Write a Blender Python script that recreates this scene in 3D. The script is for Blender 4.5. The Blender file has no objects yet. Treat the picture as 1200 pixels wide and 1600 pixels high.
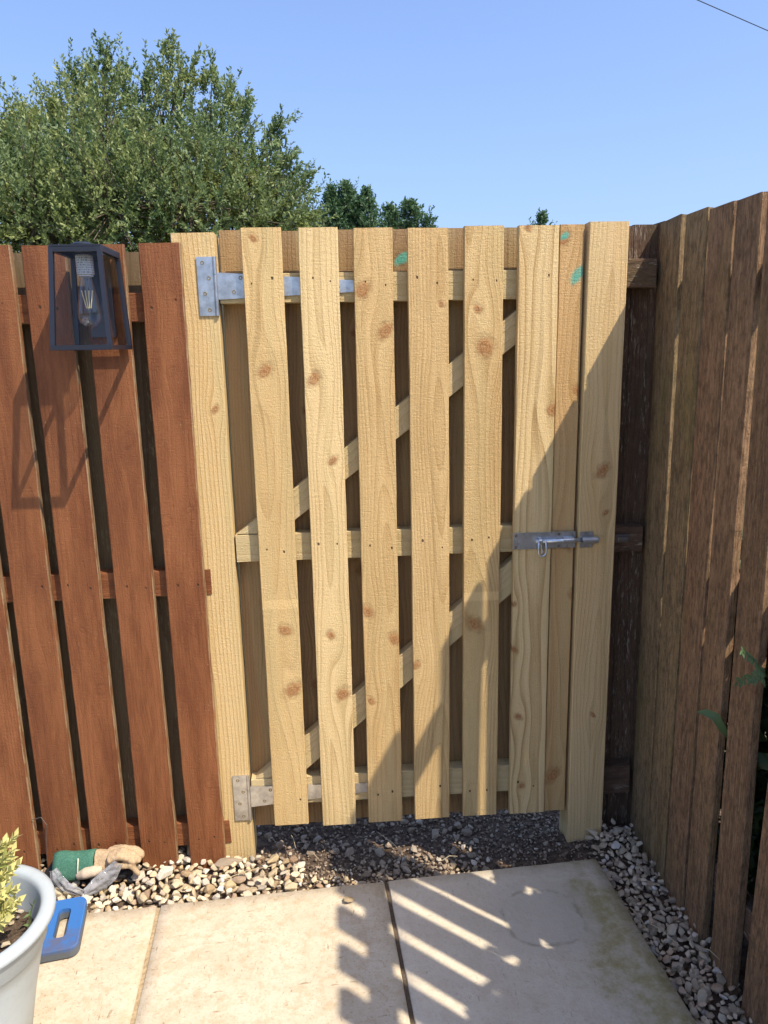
import bpy, bmesh, math, random
import numpy as np
from mathutils import Vector, Matrix, noise
R = math.radians
scn = bpy.context.scene
col = scn.collection

# ------------------------------------------------------------------ camera
CAM = np.array([0.0, -1.95, 1.43]); FPX = 1170.0
_n = np.array([113.0, 5414.0]); _lx = 18900.0
_l = np.array([_lx, -(FPX * FPX + _n[0] * _lx) / _n[1]])
_d = np.array([_n[0], _n[1], FPX]); _d /= np.linalg.norm(_d)
_r = np.array([_l[0], _l[1], FPX]); _r /= np.linalg.norm(_r)
RM = np.array([_r, np.cross(_r, _d), -_d])            # photo camera frame -> world
def ray(p): return RM @ np.array([p[0] - 600.0, p[1] - 800.0, FPX])
def on_plane(p, axis, k):
    v = ray(p); return CAM + v * ((k - CAM[axis]) / v[axis])
def on_ground(p, z=0.0): return on_plane(p, 2, z)
def on_wall(p, y=0.0): return on_plane(p, 1, y)
def project(P):
    c = RM.T @ (np.asarray(P, float) - CAM)
    return 600 + FPX * c[0] / c[2], 800 + FPX * c[1] / c[2], c[2]
cd = bpy.data.cameras.new('camera'); cam = bpy.data.objects.new('camera', cd); col.objects.link(cam)
cd.sensor_width = 36; cd.lens = FPX / 1600 * 36; cd.clip_start = 0.02; cd.clip_end = 3000
M = Matrix.Identity(4)
for i in range(3):
    M[i][0] = RM[i, 0]; M[i][1] = -RM[i, 1]; M[i][2] = -RM[i, 2]; M[i][3] = CAM[i]
cam.matrix_world = M
scn.camera = cam
scn.render.resolution_x = 768; scn.render.resolution_y = 1024

# ------------------------------------------------------------------ light
SUN = Vector((-1.0, 0.905, -1.88)).normalized()       # direction the light travels
elev = math.asin(-SUN.z); to = -SUN
w = bpy.data.worlds.new('World'); scn.world = w; w.use_nodes = True
wn = w.node_tree; bg = wn.nodes['Background']
sky = wn.nodes.new('ShaderNodeTexSky'); sky.sky_type = 'NISHITA'; sky.sun_disc = False
sky.sun_elevation = elev; sky.sun_rotation = math.atan2(to.x, to.y)
sky.altitude = 0; sky.air_density = 1.0; sky.dust_density = 3.0; sky.ozone_density = 3.0
# the whole sky evenly graded: a clear blue with summer haze, brightest round the sun behind the camera
gm = wn.nodes.new('ShaderNodeGamma'); gm.inputs[1].default_value = 0.8; wn.links.new(sky.outputs[0], gm.inputs[0])
tn = wn.nodes.new('ShaderNodeMix'); tn.data_type = 'RGBA'; tn.blend_type = 'MULTIPLY'; tn.inputs[0].default_value = 1.0
wn.links.new(gm.outputs[0], tn.inputs[6]); tn.inputs[7].default_value = (0.76, 0.85, 1.07, 1)
wn.links.new(tn.outputs[2], bg.inputs[0]); bg.inputs[1].default_value = 0.15
sd = bpy.data.lights.new('sun', 'SUN'); sd.energy = 3.1; sd.angle = R(0.53); sd.color = (1.0, 0.875, 0.71)
so = bpy.data.objects.new('sun', sd); col.objects.link(so)
so.rotation_euler = SUN.to_track_quat('-Z', 'Y').to_euler(); so.location = (3, -3, 6)
scn.view_settings.view_transform = 'Standard'; scn.view_settings.look = 'None'
scn.view_settings.gamma = 1; scn.view_settings.use_curve_mapping = False
scn.view_settings.exposure = 1.2
scn.render.engine = 'CYCLES'

# ------------------------------------------------------------------ helpers
def tag(o, label=None, cat=None, group=None, kind=None):
    if label: o['label'] = label
    if cat: o['category'] = cat
    if group: o['group'] = group
    if kind: o['kind'] = kind
    return o
def empty(name, loc=(0, 0, 0), rz=0):
    o = bpy.data.objects.new(name, None); col.objects.link(o); o.location = loc; o.rotation_euler.z = rz
    o.empty_display_size = 0.05
    return o
def obj(name, me, mat=None, parent=None, loc=(0, 0, 0), rot=(0, 0, 0)):
    if isinstance(me, bmesh.types.BMesh):
        bm = me; me = bpy.data.meshes.new(name); bm.to_mesh(me); bm.free()
    o = bpy.data.objects.new(name, me); col.objects.link(o)
    if mat is not None:
        if len(me.materials) == 0: me.materials.append(mat)
    o.location = loc; o.rotation_euler = rot
    if parent:
        o.parent = parent; o.location = Vector(loc) - (Vector(parent.location) if parent.rotation_euler.z == 0 else Vector((0, 0, 0)))
    return o
def smooth(o, on=True):
    for p in o.data.polygons: p.use_smooth = on
    return o
def box(bm, x0, x1, y0, y1, z0, z1, bev=0.0):
    vs = [bm.verts.new((x, y, z)) for x in (x0, x1) for y in (y0, y1) for z in (z0, z1)]
    fs = [(0, 1, 3, 2), (4, 6, 7, 5), (0, 4, 5, 1), (2, 3, 7, 6), (0, 2, 6, 4), (1, 5, 7, 3)]
    faces = [bm.faces.new([vs[i] for i in f]) for f in fs]
    if bev > 0:
        es = list({e for f in faces for e in f.edges})
        bmesh.ops.bevel(bm, geom=es, offset=bev, segments=2, affect='EDGES', profile=0.7)
    return bm
def tube(bm, pts, rad, seg=8, caps=True, flat=1.0, up=(0, 0, 1)):
    pts = [Vector(p) for p in pts]; n = len(pts)
    if not hasattr(rad, '__len__'): rad = [rad] * n
    rings = []; prev = None
    for i, p in enumerate(pts):
        t = (pts[min(i + 1, n - 1)] - pts[max(i - 1, 0)]).normalized()
        a = Vector(up) if prev is None else prev
        a = a - t * a.dot(t)
        if a.length < 1e-4: a = Vector((1, 0, 0)) - t * t.x
        a.normalize(); prev = a; b = t.cross(a)
        rings.append([bm.verts.new(p + (a * math.cos(q) * flat + b * math.sin(q)) * rad[i]) for q in (2 * math.pi * k / seg for k in range(seg))])
    for i in range(n - 1):
        for k in range(seg):
            bm.faces.new([rings[i][k], rings[i][(k + 1) % seg], rings[i + 1][(k + 1) % seg], rings[i + 1][k]])
    if caps:
        bm.faces.new(list(reversed(rings[0]))); bm.faces.new(rings[-1])
    return bm
def lathe(bm, prof, seg=48, center=(0, 0, 0)):
    rings = []
    for r, z in prof:
        rings.append([bm.verts.new((center[0] + r * math.cos(a), center[1] + r * math.sin(a), center[2] + z)) for a in (2 * math.pi * k / seg for k in range(seg))])
    for i in range(len(prof) - 1):
        for k in range(seg):
            bm.faces.new([rings[i][k], rings[i][(k + 1) % seg], rings[i + 1][(k + 1) % seg], rings[i + 1][k]])
    return rings
def fn(x, y=0.0, z=0.0, s=1.0): return noise.noise(Vector((x * s, y * s, z * s)))

# ------------------------------------------------------------------ node helper
class NT:
    def __init__(s, name):
        s.m = bpy.data.materials.new(name); s.m.use_nodes = True; s.t = s.m.node_tree; s.t.nodes.clear()
        s.out = s.t.nodes.new('ShaderNodeOutputMaterial')
    def n(s, typ, **kw):
        o = s.t.nodes.new(typ)
        for k, v in kw.items(): setattr(o, k, v)
        return o
    def put(s, sock, v):
        if hasattr(v, 'is_linked') or isinstance(v, bpy.types.NodeSocket): s.t.links.new(v, sock)
        elif v is not None:
            try: sock.default_value = v
            except Exception: sock.default_value = (*v, 1.0)
    def math(s, op, a, b=None, c=None, clamp=False):
        o = s.n('ShaderNodeMath', operation=op, use_clamp=clamp)
        for i, v in enumerate((a, b, c)):
            if v is not None: s.put(o.inputs[i], v)
        return o.outputs[0]
    def add(s, a, b): return s.math('ADD', a, b)
    def sub(s, a, b): return s.math('SUBTRACT', a, b)
    def mul(s, a, b): return s.math('MULTIPLY', a, b)
    def vec(s, x, y, z):
        o = s.n('ShaderNodeCombineXYZ')
        for i, v in enumerate((x, y, z)): s.put(o.inputs[i], v)
        return o.outputs[0]
    def noise(s, v, scale=1.0, detail=2.0, rough=0.5, w=None, out=0):
        o = s.n('ShaderNodeTexNoise', noise_dimensions='3D')
        if w is not None:      # every board samples its own patch of the pattern
            if not hasattr(s, '_off'): s._off = {}
            if id(w) not in s._off: s._off[id(w)] = (s.vec(s.mul(w, 7.13), s.mul(w, 3.31), s.mul(w, 5.77)), w)
            va = s.n('ShaderNodeVectorMath', operation='ADD'); s.put(va.inputs[0], v); s.put(va.inputs[1], s._off[id(w)][0]); v = va.outputs[0]
        s.put(o.inputs['Vector'], v); o.inputs['Scale'].default_value = scale
        o.inputs['Detail'].default_value = detail; o.inputs['Roughness'].default_value = rough
        return o.outputs[out]
    def mix(s, f, a, b, mode='MIX'):
        o = s.n('ShaderNodeMix', data_type='RGBA', blend_type=mode)
        s.put(o.inputs[0], f); s.put(o.inputs[6], a); s.put(o.inputs[7], b)
        return o.outputs[2]
    def step(s, v, lo, hi, a=0.0, b=1.0):
        o = s.n('ShaderNodeMapRange', interpolation_type='SMOOTHSTEP')
        s.put(o.inputs[0], v); s.put(o.inputs[1], lo); s.put(o.inputs[2], hi); s.put(o.inputs[3], a); s.put(o.inputs[4], b)
        return o.outputs[0]
    def ramp(s, v, stops):
        o = s.n('ShaderNodeValToRGB'); s.put(o.inputs[0], v); cr = o.color_ramp
        while len(cr.elements) < len(stops): cr.elements.new(0.5)
        for e, (p, c) in zip(cr.elements, stops): e.position = p; e.color = (*c, 1)
        return o.outputs[0]
    def co(s, out='Object'): return s.n('ShaderNodeTexCoord').outputs[out]
    def xyz(s, v):
        o = s.n('ShaderNodeSeparateXYZ'); s.put(o.inputs[0], v); return o.outputs[0], o.outputs[1], o.outputs[2]
    def rnd(s): return s.n('ShaderNodeObjectInfo').outputs['Random']
    def attr(s, name, out=2): 
        o = s.n('ShaderNodeAttribute'); o.attribute_name = name; return o.outputs[out]
    def bump(s, h, dist, strength=1.0, nrm=None):
        o = s.n('ShaderNodeBump'); s.put(o.inputs['Height'], h); o.inputs['Distance'].default_value = dist
        o.inputs['Strength'].default_value = strength
        if nrm is not None: s.put(o.inputs['Normal'], nrm)
        return o.outputs[0]
    def bsdf(s, color, rough=0.7, metal=0.0, nrm=None, spec=0.5, **kw):
        o = s.n('ShaderNodeBsdfPrincipled')
        s.put(o.inputs['Base Color'], color); s.put(o.inputs['Roughness'], rough); s.put(o.inputs['Metallic'], metal)
        s.put(o.inputs['Specular IOR Level'], spec)
        if nrm is not None: s.put(o.inputs['Normal'], nrm)
        for k, v in kw.items(): s.put(o.inputs[k], v)
        return o.outputs[0]
    def done(s, sh): s.t.links.new(sh, s.out.inputs[0]); return s.m

# ------------------------------------------------------------------ materials
def wood(name, light, dark, knots=(), dots=(), teal=(), ring=150.0, ring_amt=0.5, fib=0.25, blotch=0.5, bump=0.0007,
         tint=(0.5, 0.5, 0.5), knot_col=(0.34, 0.15, 0.05), paint=None, edge=None, algae=None, flecks=None, rough=0.8, var=0.25, saw=0.5, seed=0.0, streak=0.0, olive=None, mottle=0.0, bands=()):
    """board wood: local z runs along the board; knots (x, z, radius) in the board's own metres"""
    s = NT(name); c = s.co(); x, y, z = s.xyz(c); rn = s.add(s.mul(s.rnd(), 31.0), seed)
    low = s.noise(s.vec(s.mul(x, 5), s.mul(y, 5), s.mul(z, 1.6)), 1.0, 2, 0.5, w=rn)
    x1 = s.add(x, s.mul(s.sub(low, 0.5), 0.045))
    kmask = None; kring = None; kdark = None
    wob = s.mul(s.sub(s.noise(c, 48.0, 4, 0.6, w=rn), 0.5), 0.016)
    for (kx, kz, kr) in knots:
        dx = s.sub(x, kx); dz = s.sub(z, kz); dz2 = s.mul(dz, 0.42)
        d2 = s.add(s.mul(dx, dx), s.mul(dz2, dz2))
        e = s.math('EXPONENT', s.mul(d2, -1.0 / (3.0 * kr) ** 2))
        x1 = s.sub(x1, s.mul(s.mul(dx, e), 0.95))
        h1 = math.sin(kx * 913.0 + kz * 377.0); sk = 0.45 * h1; asp = 0.55 + 0.4 * abs(math.sin(kz * 571.0))
        dxs = s.add(dx, s.mul(dz, sk))
        dd = s.math('SQRT', s.add(s.mul(dxs, dxs), s.mul(s.mul(dz, dz), asp)))
        dd = s.add(dd, s.mul(wob, kr * 55.0))
        m = s.step(dd, kr * 0.55, kr * 1.2, 1.0, 0.0)
        rgd = s.mul(s.step(dd, kr * 0.55, kr * 0.95), s.step(dd, kr * 1.0, kr * 1.75, 1.0, 0.0))
        kr_ = s.mul(m, s.math('PINGPONG', s.mul(dd, 260.0), 1.0))
        kmask = m if kmask is None else s.math('MAXIMUM', kmask, m)
        kring = kr_ if kring is None else s.math('MAXIMUM', kring, kr_)
        kdark = rgd if kdark is None else s.math('MAXIMUM', kdark, rgd)
    x0 = s.mul(s.sub(s.math('FRACT', s.mul(rn, 3.7)), 0.5), 0.10)
    y0 = s.add(s.mul(s.math('FRACT', s.mul(rn, 7.3)), 0.06), 0.015)
    px = s.sub(x1, x0); py = s.add(y, y0)
    lz = s.noise(s.vec(0.0, 0.0, s.mul(z, 1.3)), 1.0, 1, 0.5, w=s.add(rn, 5.0))
    rr = s.add(s.math('SQRT', s.add(s.mul(px, px), s.mul(py, py))), s.mul(lz, 0.05))
    ringv = s.math('FRACT', s.mul(rr, ring))
    late = s.mul(s.math('POWER', ringv, 2.5), s.step(ringv, 0.9, 1.0, 1.0, 0.0))
    fibre = s.noise(s.vec(s.mul(x1, 300), s.mul(y, 300), s.mul(z, 9)), 1.0, 4, 0.7, w=rn)
    sawm = s.noise(s.vec(s.mul(x, 45), s.mul(y, 45), s.mul(z, 330)), 1.0, 3, 0.65, w=rn)
    fuzz = s.noise(s.vec(x, y, s.mul(z, 0.45)), 300.0, 4, 0.75)
    blot = s.noise(s.vec(s.mul(x, 9), s.mul(y, 9), s.mul(z, 2.2)), 1.0, 3, 0.6, w=s.add(rn, 9.0))
    f = s.add(s.mul(late, ring_amt), s.mul(s.sub(fibre, 0.5), fib * 2.0))
    f = s.add(f, s.mul(s.sub(blot, 0.5), blotch * 1.6))
    f = s.add(f, s.mul(s.sub(sawm, 0.5), 0.5 * saw)); f = s.add(f, s.mul(s.sub(fuzz, 0.5), 0.55))
    f = s.add(f, s.mul(s.sub(s.math('FRACT', s.mul(rn, 11.3)), 0.5), var * 2.0))
    if streak:
        sk_ = s.noise(s.vec(s.mul(x1, 95), s.mul(y, 95), s.mul(z, 3.0)), 1.0, 4, 0.7, w=s.add(rn, 6.0))
        f = s.add(f, s.mul(s.sub(sk_, 0.5), streak))
    f = s.math('ADD', f, 0.25, clamp=True)
    colr = s.mix(f, (*light, 1), (*dark, 1))
    colr = s.mix(s.mul(s.step(s.noise(s.vec(s.mul(x, 14), s.mul(y, 14), s.mul(z, 1.1)), 1.0, 2, 0.5, w=s.add(rn, 2.0)), 0.5, 0.75), 0.35), colr, (*tint, 1))
    if olive is not None:
        om = s.step(s.noise(s.vec(s.mul(x, 22), s.mul(y, 22), s.mul(z, 0.9)), 1.0, 3, 0.6, w=s.add(rn, 12.0)), 0.45, 0.72)
        colr = s.mix(s.mul(om, 0.45), colr, (*olive, 1))
        dk = s.step(s.noise(s.vec(s.mul(x1, 75), s.mul(y, 75), s.mul(z, 0.8)), 1.0, 2, 0.5, w=s.add(rn, 14.0)), 0.60, 0.72)
        colr = s.mix(s.mul(dk, 0.30), colr, tuple(v * 0.55 for v in dark) + (1,))
    if mottle:
        mt_ = s.noise(s.vec(s.mul(x, 85), s.mul(y, 85), s.mul(z, 34)), 1.0, 5, 0.75, w=s.add(rn, 13.0))
        colr = s.mix(s.mul(s.step(mt_, 0.42, 0.66), mottle), colr, tuple(v * 0.42 for v in dark) + (1,))
        colr = s.mix(s.mul(s.step(mt_, 0.44, 0.28), mottle * 0.6), colr, tuple(min(1, v * 1.5) for v in light) + (1,))
    for (b0, b1, amt) in bands:   # paler or darker lengths left by the stacking battens
        bmk = s.mul(s.step(z, b0 - .003, b0 + .003), s.step(z, b1 - .003, b1 + .003, 1.0, 0.0))
        colr = s.mix(s.mul(bmk, abs(amt)), colr, tuple(min(1.0, v * 1.25) for v in light) + (1,) if amt > 0 else tuple(v * 0.8 for v in dark) + (1,))
    h = s.add(s.mul(late, -0.25), s.add(s.mul(fibre, 0.55), s.add(s.mul(sawm, 0.8 * saw), s.mul(fuzz, 0.9))))
    if kmask is not None:
        kc = s.mix(s.mul(kring, 0.75), (*knot_col, 1), tuple(v * 0.45 for v in knot_col) + (1,))
        colr = s.mix(s.mul(kdark, s.step(s.noise(c, 70.0, 3, 0.6), 0.35, 0.65, 0.05, 0.4)), colr, tuple(v * 0.35 for v in knot_col) + (1,))
        colr = s.mix(s.mul(kmask, s.step(s.noise(c, 110.0, 3, 0.7), 0.3, 0.6, 0.5, 0.9)), colr, kc)
        h = s.add(h, s.mul(kdark, -0.15))
    if paint is not None:     # stained over: grain shows faintly
        pb = s.noise(s.vec(s.mul(x, 14), s.mul(y, 14), s.mul(z, 2.2)), 1.0, 6, 0.75, w=rn)
        pc = s.mix(s.step(pb, 0.32, 0.68), (*paint[0], 1), (*paint[1], 1))
        pc = s.mix(s.mul(f, 0.35), pc, tuple(v * 0.45 for v in paint[1]) + (1,))
        if kmask is not None: pc = s.mix(s.mul(kdark, 0.12), pc, tuple(v * 0.35 for v in paint[1]) + (1,))
        chip = s.noise(s.vec(s.mul(x, 200), s.mul(y, 200), s.mul(z, 70)), 1.0, 3, 0.6, w=rn)
        chip2 = s.noise(s.vec(s.mul(x, 16), s.mul(y, 16), s.mul(z, 5)), 1.0, 2, 0.5, w=s.add(rn, 4.0))
        cm = s.mul(s.step(chip, 0.70, 0.74), s.step(chip2, 0.48, 0.62))
        if edge is not None:
            nx = s.xyz(s.n('ShaderNodeTexCoord').outputs['Normal'])[0]
            em = s.mul(s.step(nx, 0.35, 0.8), s.step(s.noise(s.vec(s.mul(x, 60), s.mul(y, 90), s.mul(z, 14)), 1.0, 4, 0.7, w=rn), 0.35, 0.6))
            cm = s.math('MAXIMUM', cm, s.mul(em, edge))
        colr = s.mix(s.math('SUBTRACT', 1.0, cm), colr, pc)
    if flecks is not None:
        fl = s.noise(s.vec(s.mul(x, 170), s.mul(y, 170), s.mul(z, 26)), 1.0, 4, 0.7, w=rn)
        fl2 = s.noise(s.vec(s.mul(x, 20), s.mul(y, 20), s.mul(z, 3)), 1.0, 2, 0.5, w=s.add(rn, 3.0))
        fm = s.mul(s.step(fl, 0.53, 0.66), s.step(fl2, 0.30, 0.62))
        colr = s.mix(s.mul(fm, flecks[1]), colr, (*flecks[0], 1)); h = s.add(h, s.mul(fm, 0.6))
    if algae is not None:
        am = s.mul(s.step(s.noise(s.vec(s.mul(x, 10), s.mul(y, 10), s.mul(z, 2.5)), 1.0, 4, 0.65, w=s.add(rn, 8.0)), 0.45, 0.8), algae[1])
        colr = s.mix(am, colr, (*algae[0], 1))
    for (tx, tz, tw, th) in teal:
        sx_ = s.sub(x, tx); sz_ = s.sub(z, tz)
        dx = s.math('DIVIDE', s.sub(sx_, s.mul(sz_, 0.55)), tw); dz = s.math('DIVIDE', sz_, th)
        brush = s.noise(s.vec(s.mul(s.sub(sx_, s.mul(sz_, 0.8)), 260), 0.0, s.mul(s.add(sz_, sx_), 45)), 1.0, 3, 0.65)
        dd = s.add(s.math('SQRT', s.add(s.mul(dx, dx), s.mul(dz, dz))), s.add(s.mul(s.sub(brush, 0.5), 1.5), s.mul(s.sub(s.noise(c, 70.0, 3, 0.7), 0.5), 1.2)))
        colr = s.mix(s.mul(s.step(dd, 0.55, 1.1, 1.0, 0.0), s.step(brush, 0.3, 0.6, 0.5, 0.95)), colr, (0.07, 0.36, 0.28, 1))
    for (tx, tz, tr) in dots:
        dx = s.sub(x, tx); dz = s.mul(s.sub(z, tz), 0.7)
        dd = s.math('SQRT', s.add(s.mul(dx, dx), s.mul(dz, dz)))
        m = s.step(s.add(dd, s.mul(wob, 0.25)), tr * 0.6, tr, 1.0, 0.0)
        colr = s.mix(s.mul(m, 0.9), colr, (0.05, 0.03, 0.018, 1)); h = s.sub(h, s.mul(m, 1.2))
    return s.done(s.bsdf(colr, rough, nrm=s.bump(h, bump), spec=0.25))

NEW_L = (0.70, 0.515, 0.25); NEW_D = (0.37, 0.228, 0.085); NEW_T = (0.53, 0.32, 0.12)
def new_wood(name, **kw):
    a = dict(light=NEW_L, dark=NEW_D, tint=NEW_T, knot_col=(0.40, 0.18, 0.065), bump=0.0030, olive=(0.50, 0.40, 0.19), streak=0.75, var=0.32); a.update(kw)
    return wood(name, **a)
m_new = new_wood('new timber')
m_new_ring = new_wood('new timber ringed', ring=110, ring_amt=0.75, blotch=0.3)
m_pale = new_wood('pale planed timber', light=(0.56, 0.45, 0.25), dark=(0.42, 0.31, 0.14), tint=(0.40, 0.36, 0.18), ring=90, ring_amt=0.55, saw=0.2)
m_newback = new_wood('new timber back face', light=(0.48, 0.33, 0.17), dark=(0.30, 0.18, 0.08), knots=())
RED = ((0.268, 0.104, 0.040), (0.150, 0.050, 0.019))
def red_wood(name, **kw):
    a = dict(light=(0.36, 0.29, 0.17), dark=(0.22, 0.15, 0.08), tint=(0.28, 0.22, 0.12), paint=RED, edge=0.8, bump=0.0024, knot_col=(0.3, 0.12, 0.05), saw=0.55, rough=0.62, streak=0.5)
    a.update(kw); return wood(name, **a)
m_red_rail = red_wood('red stained rail')
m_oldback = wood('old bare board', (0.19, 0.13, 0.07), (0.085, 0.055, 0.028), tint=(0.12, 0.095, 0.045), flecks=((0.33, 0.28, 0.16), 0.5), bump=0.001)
m_weather = wood('weathered brown board', (0.37, 0.255, 0.130), (0.140, 0.090, 0.046), tint=(0.30, 0.175, 0.086), fib=0.5, ring_amt=0.3,
                 flecks=((0.36, 0.28, 0.17), 0.6), algae=((0.26, 0.22, 0.065), 0.65), bump=0.006, saw=0.2, var=0.12, streak=1.6, mottle=0.55)
m_weather_r = wood('weathered reddish board', (0.39, 0.240, 0.130), (0.155, 0.088, 0.048), tint=(0.34, 0.165, 0.090), fib=0.5, ring_amt=0.3,
                 flecks=((0.38, 0.27, 0.16), 0.6), algae=((0.26, 0.20, 0.065), 0.40), bump=0.006, saw=0.2, var=0.10, streak=1.6, mottle=0.6)
m_dark = wood('old dark board', (0.185, 0.115, 0.072), (0.066, 0.040, 0.026), tint=(0.16, 0.095, 0.056), fib=0.55, ring_amt=0.2,
              flecks=((0.52, 0.44, 0.33), 0.85), algae=((0.085, 0.085, 0.032), 0.5), bump=0.006, saw=0.1, streak=1.4, mottle=0.4)

def simple(name, color, rough=0.6, metal=0.0, nscale=40, namt=0.15, bump=0.0, spec=0.5):
    s = NT(name); c = s.co(); n = s.noise(c, nscale, 4, 0.6)
    cc = s.mix(s.mul(s.step(n, 0.3, 0.75), namt), (*color, 1), tuple(v * 0.4 for v in color) + (1,))
    nr = s.bump(n, bump) if bump else None
    return s.done(s.bsdf(cc, s.add(s.mul(n, 0.25), rough - 0.12), metal, nrm=nr, spec=spec))
def galv(name, base=(0.52, 0.56, 0.60)):
    s = NT(name); c = s.co()
    v = s.n('ShaderNodeTexVoronoi'); s.put(v.inputs['Vector'], c); v.inputs['Scale'].default_value = 70
    n = s.noise(c, 30, 4, 0.65); n2 = s.noise(c, 220, 2, 0.5)
    cc = s.mix(s.step(n, 0.3, 0.7), (*base, 1), tuple(q * 0.62 for q in base) + (1,))
    cc = s.mix(s.mul(s.xyz(v.outputs['Color'])[0], 0.3), cc, (0.75, 0.78, 0.82, 1))
    return s.done(s.bsdf(cc, s.add(s.mul(n, 0.25), 0.2), 0.85, nrm=s.bump(n2, 0.0002)))
m_galv = galv('galvanised steel'); m_galv2 = galv('dull galvanised steel', (0.62, 0.60, 0.56))
m_zinc = galv('bright zinc', (0.62, 0.68, 0.75))
m_screw = simple('brass screw', (0.30, 0.25, 0.15), 0.45, 0.7, 300, 0.3)
m_rust = simple('rusty screw', (0.16, 0.06, 0.03), 0.8, 0.2, 300, 0.4)
m_iron = simple('old iron', (0.16, 0.14, 0.13), 0.6, 0.6, 120, 0.4, 0.0004)
m_lamp = simple('slate grey powder coat', (0.013, 0.0155, 0.026), 0.40, 0.0, 300, 0.2, 0.0001)
m_black = simple('black fabric', (0.012, 0.012, 0.014), 0.75, 0, 90, 0.3, 0.001)
m_filament = simple('pale yellow filament', (0.85, 0.65, 0.25), 0.4, 0, 50, 0.0)
m_chrome = simple('bright metal cap', (0.7, 0.7, 0.7), 0.2, 1.0, 50, 0.1)
m_twig = simple('dry straw', (0.42, 0.35, 0.22), 0.8, 0, 60, 0.3)
m_bark = simple('tree bark', (0.10, 0.08, 0.055), 0.9, 0, 20, 0.5, 0.004)
m_cable = simple('black cable', (0.03, 0.03, 0.035), 0.5)
m_pole = simple('pole timber', (0.16, 0.11, 0.07), 0.85, 0, 9, 0.4, 0.003)

def glass(name, tintc=(0.93, 0.95, 0.96), gl=0.0):
    s = NT(name); t = s.n('ShaderNodeBsdfTransparent'); t.inputs[0].default_value = (*tintc, 1)
    g = s.n('ShaderNodeBsdfGlossy'); g.inputs['Roughness'].default_value = 0.03
    fr = s.n('ShaderNodeLayerWeight'); fr.inputs[0].default_value = 0.5
    mx = s.n('ShaderNodeMixShader'); s.put(mx.inputs[0], s.add(s.mul(s.math('POWER', fr.outputs[1], 4.0 if gl == 0 else 2.0), 0.6), gl + 0.02)); s.put(mx.inputs[1], t.outputs[0]); s.put(mx.inputs[2], g.outputs[0])
    return s.done(mx.outputs[0])
m_glass = glass('lantern pane glass', (0.86, 0.88, 0.90)); m_bulb = glass('clear bulb glass', (0.88, 0.90, 0.91), 0.05)
def plastic_film():
    s = NT('clear crinkled plastic'); c = s.co(); n = s.noise(s.vec(s.mul(s.xyz(c)[0], 1.0), s.mul(s.xyz(c)[1], 1.0), s.mul(s.xyz(c)[2], 1.6)), 55, 2, 0.5)
    t = s.n('ShaderNodeBsdfTransparent'); t.inputs[0].default_value = (0.8, 0.82, 0.84, 1)
    d = s.bsdf((0.42, 0.42, 0.43, 1), 0.08, nrm=s.bump(n, 0.0015), spec=0.9)
    mx = s.n('ShaderNodeMixShader'); s.put(mx.inputs[0], s.step(n, 0.25, 0.75, 0.25, 0.7)); s.put(mx.inputs[1], t.outputs[0]); s.put(mx.inputs[2], d)
    return s.done(mx.outputs[0])
m_film = plastic_film()

STONE_LEFT = [(0.0, (0.38, 0.29, 0.17)), (0.16, (0.60, 0.50, 0.33)), (0.34, (0.70, 0.61, 0.44)), (0.5, (0.54, 0.41, 0.21)), (0.62, (0.26, 0.16, 0.10)), (0.72, (0.60, 0.52, 0.40)), (0.86, (0.72, 0.68, 0.58)), (1.0, (0.36, 0.31, 0.25))]
STONE_GREY = [(0.0, (0.36, 0.29, 0.20)), (0.3, (0.58, 0.48, 0.34)), (0.55, (0.45, 0.36, 0.25)), (0.75, (0.66, 0.56, 0.41)), (0.88, (0.46, 0.31, 0.20)), (1.0, (0.74, 0.71, 0.64))]
def stone_mat(name, stops, rsrc):
    s = NT(name); c = s.co(); r = s.rnd() if rsrc == 'obj' else s.attr('rnd')
    n = s.noise(c, 90 if rsrc != 'obj' else 60, 4, 0.65); b = s.ramp(r, stops)
    b = s.mix(0.16, b, (0.46, 0.38, 0.27, 1)); cc = s.mix(s.mul(s.step(n, 0.35, 0.75), 0.5), b, s.mix(0.5, b, (0.22, 0.16, 0.09, 1)))
    return s.done(s.bsdf(cc, 0.85, nrm=s.bump(n, 0.002), spec=0.25))
STONE_SOIL = [(0.0, (0.10, 0.07, 0.05)), (0.4, (0.17, 0.12, 0.085)), (0.75, (0.24, 0.18, 0.13)), (1.0, (0.42, 0.36, 0.28))]
STONE_DUSTY = [(0.0, (0.18, 0.14, 0.10)), (0.35, (0.32, 0.26, 0.19)), (0.65, (0.25, 0.195, 0.145)), (0.9, (0.42, 0.36, 0.28)), (1.0, (0.58, 0.54, 0.46))]
m_st = {('D', 'o'): stone_mat('dusty gravel stone', STONE_DUSTY, 'obj'), ('D', 'a'): stone_mat('dusty gravel mass', STONE_DUSTY, 'at'), ('S', 'a'): stone_mat('soil crumb mass', STONE_SOIL, 'at'), ('L', 'o'): stone_mat('cream gravel stone', STONE_LEFT, 'obj'), ('G', 'o'): stone_mat('grey gravel stone', STONE_GREY, 'obj'),
        ('L', 'a'): stone_mat('cream gravel mass', STONE_LEFT, 'at'), ('G', 'a'): stone_mat('grey gravel mass', STONE_GREY, 'at')}

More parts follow.
